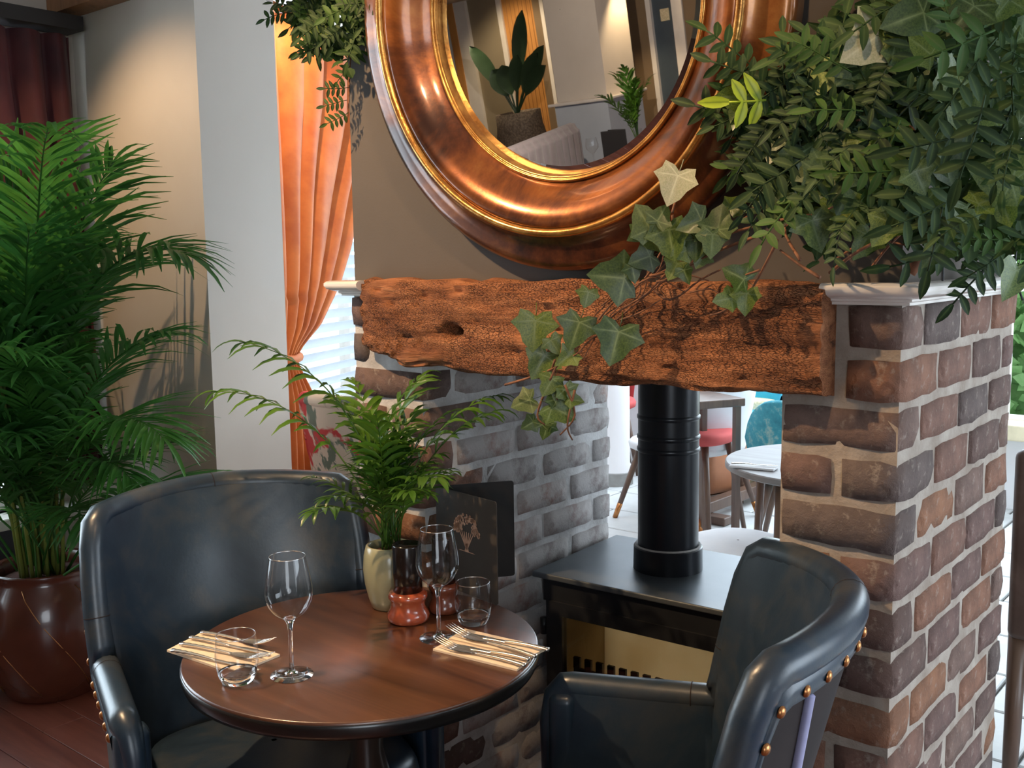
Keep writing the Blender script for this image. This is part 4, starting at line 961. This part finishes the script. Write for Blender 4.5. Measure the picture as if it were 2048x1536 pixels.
# ================================================================ THE ROOM BEHIND THE CAMERA, SEEN IN THE MIRROR
YB = -9.7
def sx(px, y=YB, py=100): return seen(px, py, 1, y).x
M_olive = simple('olive_beige_paint', (.30, .25, .17), (.27, .22, .15), 2, .85)
M_brownw = simple('brown_paint', (.22, .15, .085), (.19, .13, .075), 2, .8)
wallbox('wall_rear_left', -12.6, -12.5, -10, -2.4, 0, H, M_olive)
wallbox('wall_rear', -12.5, 2.6, YB - .2, YB - .1, 0, H, M_olive)
def strip(name, pa, pb, mat, dy=0.0, z0=0, z1=H, lab=None):
    a, c = sx(pa), sx(pb); b = MB(); b.bbox(min(a, c), max(a, c), YB - .1, YB - .06 + dy, z0, z1); o = struct(b.build(name, mat)); 
    if lab: o['label'] = lab
    return o
strip('window_4', 872, 903, M_white, 0, .4, 2.5, 'pale window at the far left of the mirror view')
strip('trim_6', 903, 917, M_plankdoor, .03); strip('trim_7', 917, 940, M_gloss, .02)
strip('trim_8', 1003, 1012, M_gloss, .03)
a, c = sx(1012), sx(1077); dsp = struct(MB().build('door_1', None)) if False else None
b = MB(); b.bbox(a, c, YB - .1, YB - .08, 0, H); d1 = struct(b.build('door_1', M_darkwood)); d1['label'] = 'orange tongue-and-groove boarded door seen in the mirror'
n = 8
for i in range(n): b = MB(); w = (c - a) / n; b.cbox((a + w * (i + .5), YB - .068, H / 2), (w - .006, .025, H - .02), .003, 0, 1); b.build('board', M_plankdoor, d1)
strip('trim_9', 1077, 1093, M_brownw, .05); strip('trim_10', 1093, 1100, M_gloss, .07)
strip('trim_11', 1300, 1309, M_gloss, .05); strip('door_2', 1309, 1351, M_slate, .0, 0, H, 'slate blue door seen at the right of the mirror'); strip('trim_12', 1351, 1372, M_gloss, .05)
strip('wall_rear_brown', 1372, 1420, M_brownw, .02); strip('wall_rear_brown_left', 1262, 1300, M_brownw, .02)  # brown-painted rear wall on both sides of the slate blue door
p = seen(1326, 30, 1, YB); b = MB(); b.cbox((p.x, YB - .045, p.z), (.12, .02, .14), .006); tag(b.build('switch_plate', M_wicker), 'small square cream plate on the slate blue door, seen in the mirror', 'plate')
YP = -8.5
xa, xb = sx(1100, YP), sx(1202, YP)
yq = seen(1264, 100, 0, xb).y
b = MB(); b.bbox(xa, xb, yq, YP, 0, H); struct(b.build('wall_pillar', M_walltan))
za = seen(1160, 200, 1, YP).z
b = MB(); b.bbox(xa + .02, xb + .06, yq, YP + .10, 0, za - .03); struct(b.build('wall_pillar_dado', M_bluegrey))
b = MB(); b.cbox(((xa + xb) / 2 + .04, (yq + YP) / 2 + .06, za - .015), (xb - xa + .16, YP - yq + .2, .035), .012); struct(b.build('trim_13', M_gloss))
# tufted sofa
zS = 1.02
s0, s1 = seen(1005, 305, 2, zS), seen(1150, 247, 2, zS); d = (s1 - s0); L = Vector((d.x, d.y, 0)).length
so = thing('tufted_sofa', 'mauve-grey button-tufted sofa back seen in the mirror', 'sofa', (s0.x, s0.y, 0), math.atan2(d.y, d.x))
rows = []
for i in range(181):
    x = -.4 + (L + .42) * i / 180; r = []
    for k_ in range(25):
        z = .45 + (zS - .45) * k_ / 24; gx = (x / .16) % 1; tuft = abs(math.sin(PI * x / .19)) ** .35
        hgt = .045 * tuft * (1 if z < zS - .06 else .6); xx = x
        if k_ > 21: hgt -= .01 * (k_ - 21)
        r.append(Vector((xx, hgt, z)))
    r += [Vector((x, -.06, zS + .015)), Vector((x, -.14, zS - .02)), Vector((x, -.15, .2))]; rows.append(r)
b = MB(); b.grid(rows); b.f.append(tuple(range(28))[::-1]); b.f.append(tuple(range(180 * 28, 181 * 28))); fb = b.build('backrest', M_greysofa, so, True)
b = MB(); b.cbox((L / 2, .30, .33), (L + .3, .62, .26), .05); b.build('seat', M_greysofa, so, True)
for xx in (0, L):
    for yy in (.05, .55): b = MB(); b.lathe([(.02, 0), (.03, .21)], 10, (xx, yy, 0)); b.build('leg', M_darkwood, so)
nrm = fb
# table with menu, vase and glass in front of the sofa (mirror view)
zt = .76
tq = seen(1245, 335, 2, zt)
tb2 = thing('square_table', 'dark table in front of the tufted sofa, seen in the mirror', 'table', (tq.x, tq.y, 0), .7)
b = MB(); b.cbox((0, 0, zt - .02), (1.0, .75, .04), .008); b.build('table_top', M_legwood, tb2)
for xx in (-.42, .42):
    for yy in (-.3, .3): b = MB(); b.bbox(xx - .025, xx + .025, yy - .025, yy + .025, 0, zt - .04); b.build('leg', M_darkwood, tb2)
p0, p1 = seen(1209, 322, 2, zt), seen(1258, 318, 2, zt); pt_ = seen(1207, 262, 0, p0.x)
hz = max(.2, pt_.z - zt); d = p1 - p0
mn = thing('black_menu', 'black menu card standing on the table seen in the mirror', 'menu', (p0.x, p0.y, zt), math.atan2(d.y, d.x))
b = MB(); b.cbox((d.length / 2, 0, hz / 2 + .001), (d.length, .006, hz), .0025, 0, 2); b.build('front_cover', M_cardblack, mn)
b = MB(); b.box((d.length / 2, -.06, hz / 2 + .001), (d.length, .005, hz), .35); b.build('back_cover', M_cardblack, mn)
vq = seen(1279, 300, 2, zt); 
va = thing('palm_vase', 'clear vase of bright green palm stems reflected in the mirror', 'vase', (vq.x, vq.y, zt))
b = MB(); b.lathe([(.05, .0), (.055, .02), (.035, .12), (.045, .2)], 24, cap=False); b.build('vase_body', M_thin, va, True)
vm = [frond(80 + i, .75, .7, math.radians(84 - 3 * i), 9, .17, .016, .5, .40, .006, mat=M_parlor, ang=45, name='palm_frond') for i in range(3)]
random.seed(9)
for i in range(13): link('palm_frond', vm[i % 3], va, (0, 0, .05), (0, -math.radians(random.uniform(-12, 22)), math.radians(random.uniform(0, 360))), random.uniform(.5, 1.05))
wq = seen(1190, 335, 2, zt); g = thing('wine_glass', 'wine glass beside the black menu, seen in the mirror', 'glass', (wq.x, wq.y, zt)); g.scale = (1.5, 1.5, 1.3)
b = MB(); b.lathe([(.034, 0), (.005, .006), (.004, .09), (.012, .10), (.036, .13), (.038, .15), (.030, .20)], 24, cap=False); b.build('bowl', M_thin, g, True)
# stone pot with broad dark leaves
YT = -8.9; pc = seen(1048, 300, 1, YT); pw = abs(sx(1085, YT, 230) - sx(1012, YT, 230)) / 2; zr = seen(1048, 222, 1, YT).z
bp = thing('stone_pot_plant', 'broad-leaved dark plant in a speckled stone pot, seen in the mirror', 'potted plant', (pc.x, YT, 0))
b = MB(); b.lathe([(pw * .8, 0), (pw * 1.15, zr * .3), (pw * 1.2, zr * .6), (pw * 1.02, zr * .85), (pw, zr), (pw * .9, zr), (pw * .88, zr - .05)], 32, cap=False); b.build('pot', M_conc, bp, True)
for px, py, w in ((1045, 20, .10), (940, 92, .10), (985, 140, .13), (1088, 90, .09), (1075, 105, .10), (1092, 130, .09), (1005, 130, .13), (1035, 110, .10)):
    tip = seen(px, py, 1, YT + .1) - Vector((pc.x, YT, 0)); base = Vector((0, 0, zr - .05)); b = MB(); rows = []; at = []
    mid = base.lerp(tip, .5) + Vector((0, 0, .12)); rt = Vector((-.8, .3, 0)).normalized()
    for i in range(13):
        u = i / 12; c_ = base * (1 - u) ** 2 + mid * 2 * u * (1 - u) + tip * u * u; tn = ((mid - base) * (1 - u) + (tip - mid) * u).normalized(); sd_ = tn.cross(Vector((.4, 1, .1))).normalized()
        ww = .012 if u < .35 else w * math.sin(PI * (u - .33) / .68) ** .7 if u < 1 else .002; rows.append([c_ - sd_ * ww + Vector((0, .02, 0)), c_, c_ + sd_ * ww + Vector((0, .02, 0))]); at += [0, 1, 0]
    b.grid(rows, a=at); b.build('leaf', M_bop, bp, True, True)

# ================================================================ FOLIAGE ROUND THE CHIMNEY
def ivy_mesh(seed, mat, name='ivy_leaf'):
    rnd = random.Random(seed); b = MB()
    # outline (x right, y towards tip), five pointed lobes, unit length
    O = [(0, .02), (.15, -.09), (.36, -.13), (.40, .04), (.56, .20), (.42, .33), (.31, .42), (.24, .62), (0, .88), (-.24, .62), (-.31, .42), (-.42, .33), (-.56, .20), (-.40, .04), (-.36, -.13), (-.15, -.09)]
    fold = rnd.uniform(.10, .5); dr = rnd.uniform(.1, .5)
    def Z(x, y): return fold * abs(x) * .6 - dr * (y * .5) ** 2 - .10 * abs(x) ** 2 + .03 * math.sin(7 * x + seed)
    V = [Vector((x * rnd.uniform(.93, 1.07), y * rnd.uniform(.95, 1.05), 0)) for x, y in O]
    C = [Vector((0, y, 0)) for y in (0.02, .2, .42, .66)]
    # radial fans with subdivided interior: ring at 55 percent
    cen = Vector((0, .12, 0)); pts = [cen]; at = [1.0]; lobes = {2, 4, 8, 12, 14}
    for f in (.5, 1.0):
        for i, v in enumerate(V):
            q = cen.lerp(v, f); pts.append(q); at.append(1.0 if (i in lobes) and f < 1 else (.75 if i in lobes else .0))
    n = len(V); pts = [Vector((p.x, p.y, Z(p.x, p.y))) for p in pts]; fs = []
    for i in range(n):
        j_ = (i + 1) % n; fs.append((0, 1 + i, 1 + j_)); fs.append((1 + i, 1 + n + i, 1 + n + j_, 1 + j_))
    b.add(pts, fs, at)
    b.tube([(0, .02, 0), (.0, -.12, -.02), (.02, -.30, -.08)], [.012, .010, .008], 4); return b.mesh(name, mat, True, True)
IV = [ivy_mesh(i, M_ivy) for i in range(8)]; IVP = [ivy_mesh(20 + i, M_ivypale) for i in range(2)]
def spray_mesh(seed, n, L, ll, lw, mat, name='leaf_spray'):
    rnd = random.Random(seed); b = MB(); pts = []; p = Vector((0, 0, 0)); d = Vector((1, 0, .15))
    for i in range(8): pts.append(p.copy()); d = (d + Vector((0, rnd.uniform(-.06, .06), -.07))).normalized(); p = p + d * (L / 7)
    b.tube(pts, [.0013] * 8, 4)
    for i in range(n):
        f = (.18 + .82 * i / n) * 7; k_ = min(int(f), 6); q = pts[k_].lerp(pts[k_ + 1], f - k_); t_ = (pts[k_ + 1] - pts[k_]).normalized()
        for sg in (-1, 1): leaflet(b, q, t_ * .45 + Vector((0, sg, 0)) + Vector((0, 0, rnd.uniform(-.2, .35))), Vector((0, 0, 1)), ll * rnd.uniform(.8, 1.1), lw, .25)
    leaflet(b, pts[-1], pts[-1] - pts[-2], Vector((0, 0, 1)), ll * 1.1, lw, .2); return b.mesh(name, mat, True, True)
SP = [spray_mesh(i, 3 + i % 3, .075 + .012 * (i % 3), .032, .0062, M_spray) for i in range(7)]
SPL = spray_mesh(99, 2, .042, .034, .0070, M_lime)
def orient(o, xdir, normal):
    x = xdir.normalized(); z = (normal - x * normal.dot(x)).normalized(); y = z.cross(x); o.rotation_euler = Matrix((x, y, z)).transposed().to_euler()
def orient_leaf(o, tip, normal):
    y = tip.normalized(); z = (normal - y * normal.dot(y)).normalized(); x = y.cross(z); o.rotation_euler = Matrix((x, y, z)).transposed().to_euler()
RIGHT, UP = AX, -AY
def scr(a): a = math.radians(a); return RIGHT * math.cos(a) + UP * math.sin(a)      # direction as it looks from the front
def leafmass(t, n, sampler, depth, seed, size=(.7, 1.2), kinds=.72, ivsize=(.045, .075)):
    rnd = random.Random(seed)
    for i in range(n):
        px, py = sampler(rnd); p = depth(px, py, rnd); nm = (CAM - p).normalized() + Vector((rnd.uniform(-.7, .7), rnd.uniform(-.5, .5), rnd.uniform(-.2, .9)))
        if rnd.random() < kinds:
            o = link('leaf_spray', SP[rnd.randrange(7)], t, p, scale=rnd.uniform(*size)); orient(o, scr(rnd.gauss(215, 65)), nm)
        else:
            o = link('ivy_leaf', IV[rnd.randrange(8)], t, p, scale=rnd.uniform(*ivsize)); orient_leaf(o, scr(rnd.gauss(255, 50)), nm)
def understory(t, n, sampler, depth, seed):
    rnd = random.Random(seed); b = MB()
    for i in range(n):
        px, py = sampler(rnd); p = depth(px, py, rnd); nm = (CAM - p).normalized() + Vector((rnd.uniform(-1, 1), rnd.uniform(-.6, .6), rnd.uniform(-1, 1))); leaflet(b, p, scr(rnd.uniform(0, 360)), nm.normalized(), rnd.uniform(.02, .045), rnd.uniform(.006, .013), .3, 3)
    o = b.build('understory_leaves', M_spray, t, True, True); o['kind'] = 'stuff'
LOW = [(1440, 215), (1480, 330), (1530, 400), (1590, 455), (1640, 535), (1700, 470), (1790, 470), (1860, 490), (1950, 505), (2020, 520), (2100, 590)]
UPP = [(1440, 200), (1500, 120), (1560, 130), (1640, 70), (1700, 10), (1740, -60), (2100, -120)]
def lerp_pl(P, x):
    for (x0, y0), (x1, y1) in zip(P, P[1:]):
        if x0 <= x <= x1: return y0 + (y1 - y0) * (x - x0) / (x1 - x0)
    return P[-1][1]
def samp_r(rnd):
    x = 1450 + 640 * rnd.random() ** .72; u, l_ = lerp_pl(UPP, x), lerp_pl(LOW, x); return x, u + (l_ - u) * rnd.random()
def dep_front(back):
    def f(px, py, rnd):
        if px > 1800 and rnd.random() < .75:
            p = onx(px, py, rnd.uniform(.015, .07 if back else .17))
            if .0 < p.y < .68: return p
        return ony(px, py, -rnd.uniform(.02, .05) if back else -rnd.uniform(.05, .20))
    return f
gr = thing('leafy_garland', 'dense dark green artificial garland right of the mirror, over the right shelf', 'garland', (-.1, -.05, 1.6)); GO = Vector((-.1, -.05, 1.6))
class Off:      # children are placed relative to the thing
    pass
def rel(f, O): return lambda px, py, rnd: f(px, py, rnd) - O
_link = link
def leafmass2(t, O, *a, **k):
    n0 = len(bpy.data.objects); leafmass(t, *a, **k)
    for c in t.children:
        if not c.get('_p') : c.location = Vector(c.location) - O; c['_p'] = 1
leafmass2(gr, GO, 175, samp_r, dep_front(False), 1, kinds=.70)
understory(gr, 1500, samp_r, rel(dep_front(True), GO), 2)
random.seed(15)
def twig(t, O, pts, r=.0022, name='twig', mat=None):
    P = [Vector(p) - O for p in pts]; Q = []
    for i in range(len(P) - 1):
        for k_ in range(4):
            u = k_ / 4; p0 = P[max(i - 1, 0)]; p1 = P[i]; p2 = P[i + 1]; p3 = P[min(i + 2, len(P) - 1)]
            Q.append(.5 * ((2 * p1) + (p2 - p0) * u + (2 * p0 - 5 * p1 + 4 * p2 - p3) * u * u + (3 * p1 - p0 - 3 * p2 + p3) * u ** 3))
    Q.append(P[-1]); n_ = len(Q); b = MB(); b.tube(Q, [r * (1 - .5 * i / n_) for i in range(n_)], 5); return b.build(name, mat or M_twig, t, True)
for a in (((1660, 545), (1720, 500), (1800, 465), (1850, 445)), ((1600, 520), (1570, 455), (1640, 430)), ((1740, 540), (1770, 500), (1800, 470)), ((1650, 265), (1690, 245), (1720, 240)), ((1660, 285), (1690, 265)), ((1730, 315), (1760, 290)), ((1560, 440), (1640, 425), (1700, 400), (1760, 410)), ((1700, 160), (1760, 200), (1830, 260)), ((1500, 420), (1560, 400), (1650, 380)), ((1640, 555), (1600, 530), (1560, 500)), ((1670, 520), (1740, 480), (1810, 490)), ((1830, 30), (1820, 60), (1840, 110))):
    twig(gr, GO, [ony(x, y, random.uniform(-.13, -.04)) for x, y in a], random.uniform(.0015, .003))
for a in (((1885, 560), (1890, 480), (1915, 430), (1960, 400)), ((1960, 560), (1985, 500), (2000, 440)), ((2045, 600), (2030, 540), (2040, 450))):
    twig(gr, GO, [onx(x, y, random.uniform(.03, .08)) for x, y in a], .0022, mat=M_black)
q = ony(1822, 530, -.02); b = MB(); b.tube([ony(1818, 545, -.03) - GO, ony(1850, 500, -.02) - GO], [.010, .009], 10); b.build('cut_branch', M_twig, gr, True)
q = SPL
for (x, y, a, sc) in ((1532, 200, 188, 1.25),):
    o = link('lime_spray', SPL, gr, ony(x, y, -.17) - GO, scale=sc); orient(o, scr(a), (CAM - ony(x, y, -.17)))
    o['label'] = 'bright lime-green leaf spray'
for (x, y, a, sc) in ((1535, 285, 268, 1.15), (1545, 175, 150, 1.0), (1570, 170, 100, .9), (1540, 240, 235, .9), (1560, 220, 280, .8), (1970, 190, 260, 1.2), (2030, 200, 250, 1.3), (1990, 60, 200, 1.2), (1800, 240, 250, 1.2), (1880, 250, 240, 1.2), (1770, 215, 280, 1.1)):
    p = ony(x, y, -.16) if x < 1900 else onx(x, y, .16); o = link('leaf_spray', SP[(x + y) % 7], gr, p - GO, scale=sc); orient(o, scr(a), (CAM - p))
for (x, y, s_, a) in ((1772, 60, .085, 215), (1800, 20, .06, 250), (1860, 20, .075, 200), (1720, 130, .05, 220)):
    p = ony(x, y, -.17); o = link('ivy_leaf', IVP[0] if x == 1772 else IV[3], gr, p - GO, scale=s_); orient_leaf(o, scr(a), CAM - p)
# left-hand bunch
gl_ = thing('leafy_garland', 'small dark leafy bunch hanging over the left edge of the chimney breast', 'garland', (-1.25, -.04, 1.75)); G2 = Vector((-1.25, -.04, 1.75))
LL = [(575, 30), (610, 60), (640, 120), (668, 150), (690, 200), (720, 110), (760, 20)]
def samp_l(rnd):
    x = 585 + 165 * rnd.random() ** .8; l_ = lerp_pl([(575, 20), (610, 75), (640, 100), (665, 120), (700, 140), (720, 70), (760, 10)], x); return x, -60 + (l_ + 60) * rnd.random()
leafmass2(gl_, G2, 48, samp_l, lambda px, py, rnd: ony(px, py, -rnd.uniform(.0, .10)), 3, size=(.6, .95), kinds=.9)
understory(gl_, 330, samp_l, rel(lambda px, py, rnd: ony(px, py, -rnd.uniform(.0, .05)), G2), 4)
twig(gl_, G2, [ony(x, y, -.01) for x, y in ((700, -20), (706, 60), (700, 130), (698, 200), (694, 245))], .0025)
for (x, y, a) in ((700, 130, 230), (697, 175, 190), (694, 200, 195), (697, 225, 215), (700, 90, 200), (640, 75, 230), (655, 85, 205)):
    p = ony(x, y, -.02); o = link('leaf_spray', SP[x % 7], gl_, p - G2, scale=.62); orient(o, scr(a), CAM - p)
# trailing ivy over the beam
iv = thing('ivy_vine', 'ivy vine trailing from the mirror corner down across the oak beam', 'ivy', (-.55, -.08, 1.35)); G3 = Vector((-.55, -.08, 1.35))
LV = [(1348, 373, 78, 250, -.17, 1), (1290, 440, 74, 120, -.15, 0), (1322, 430, 50, 60, -.16, 0), (1300, 470, 70, 300, -.14, 0), (1341, 482, 80, 280, -.15, 0), (1386, 446, 62, 200, -.15, 0), (1439, 440, 66, 80, -.13, 0), (1424, 486, 60, 265, -.14, 0), (1392, 494, 52, 265, -.13, 0),
 (1284, 518, 58, 200, -.13, 0), (1222, 554, 92, 175, -.13, 0), (1267, 546, 38, 280, -.13, 0), (1348, 539, 48, 240, -.13, 0), (1371, 550, 36, 290, -.13, 0), (1473, 550, 60, 150, -.12, 0), (1450, 599, 48, 190, -.11, 0), (1492, 602, 52, 265, -.11, 0), (1174, 596, 42, 255, -.10, 0),
 (1069, 664, 78, 265, -.10, 0), (1152, 664, 72, 250, -.10, 0), (1231, 688, 88, 255, -.12, 0), (1133, 716, 46, 215, -.10, 0), (1080, 728, 68, 240, -.09, 0), (1518, 392, 52, 205, -.10, 0), (1473, 408, 44, 40, -.10, 0),
 (1046, 805, 52, 200, -.07, 0), (1058, 849, 36, 210, -.07, 0), (1092, 860, 38, 250, -.07, 0), (1122, 822, 66, 330, -.08, 0), (1112, 785, 48, 110, -.08, 0), (1137, 790, 44, 300, -.08, 0), (1098, 770, 50, 240, -.09, 0), (1410, 470, 40, 320, -.13, 0), (1362, 505, 46, 200, -.14, 0), (1402, 520, 40, 240, -.12, 0), (1108, 690, 40, 300, -.09, 0), (1086, 840, 34, 80, -.07, 0), (1150, 800, 34, 350, -.08, 0)]
random.seed(44)
for i, (x, y, s_, a, dy, pale) in enumerate(LV):
    p = ony(x, y, dy); dist = (p - CAM).dot(AZ); sz = s_ / FPX * dist * 1.12; tip = scr(a); p = p - tip * (sz * .38)
    o = link('ivy_leaf', IVP[0] if pale else IV[i % 8], iv, p - G3, scale=sz); orient_leaf(o, tip, (CAM - p).normalized() + Vector((random.uniform(-.35, .35), 0, random.uniform(-.1, .55))))
    if pale: o['label'] = 'pale cream-green leaf'
ST = [((1520, 470), (1440, 500), (1380, 530), (1330, 560), (1280, 600), (1220, 650), (1170, 690), (1130, 740)), ((1560, 440), (1450, 470), (1400, 500), (1340, 540), (1290, 590), (1240, 620), (1200, 660), (1165, 720)), ((1500, 430), (1420, 480), (1350, 530), (1270, 570), (1200, 620), (1180, 650)), ((1345, 425), (1352, 395)), ((1345, 430), (1350, 480), (1345, 520)), ((1555, 480), (1530, 530), (1500, 580), (1450, 620), (1420, 630)), ((1520, 540), (1490, 550)), ((1010, 770), (1060, 755), (1110, 735), (1165, 700)), ((1100, 760), (1120, 720), (1150, 690)), ((1095, 770), (1075, 830), (1090, 850)), ((1130, 770), (1150, 830), (1120, 870)), ((1150, 780), (1135, 850), (1145, 880)), ((1300, 570), (1340, 600), (1400, 560), (1440, 540)), ((1140, 600), (1160, 592), (1180, 600)), ((1380, 585), (1420, 578), (1440, 590)), ((1240, 640), (1280, 625), (1320, 600)), ((1110, 720), (1100, 760), (1115, 800))]
for k_, a in enumerate(ST):
    twig(iv, G3, [ony(x, y, -.085 - (.03 if y < 560 else 0) + random.uniform(-.012, .012)) for x, y in a], random.uniform(.0016, .0028), 'vine_stem')
for k_ in range(16):
    x, y = random.uniform(1180, 1330), 0; y = 640 - (x - 1180) * .55 + random.uniform(-28, 18); a = random.uniform(15, 60); p = ony(x, y, random.uniform(-.13, -.09)); twig(iv, G3, [p, p + scr(a) * random.uniform(.02, .05), p + scr(a + random.uniform(-30, 30)) * .08], random.uniform(.0012, .0026), 'vine_stem')
for o in bpy.data.objects:
    if '_p' in o: del o['_p']
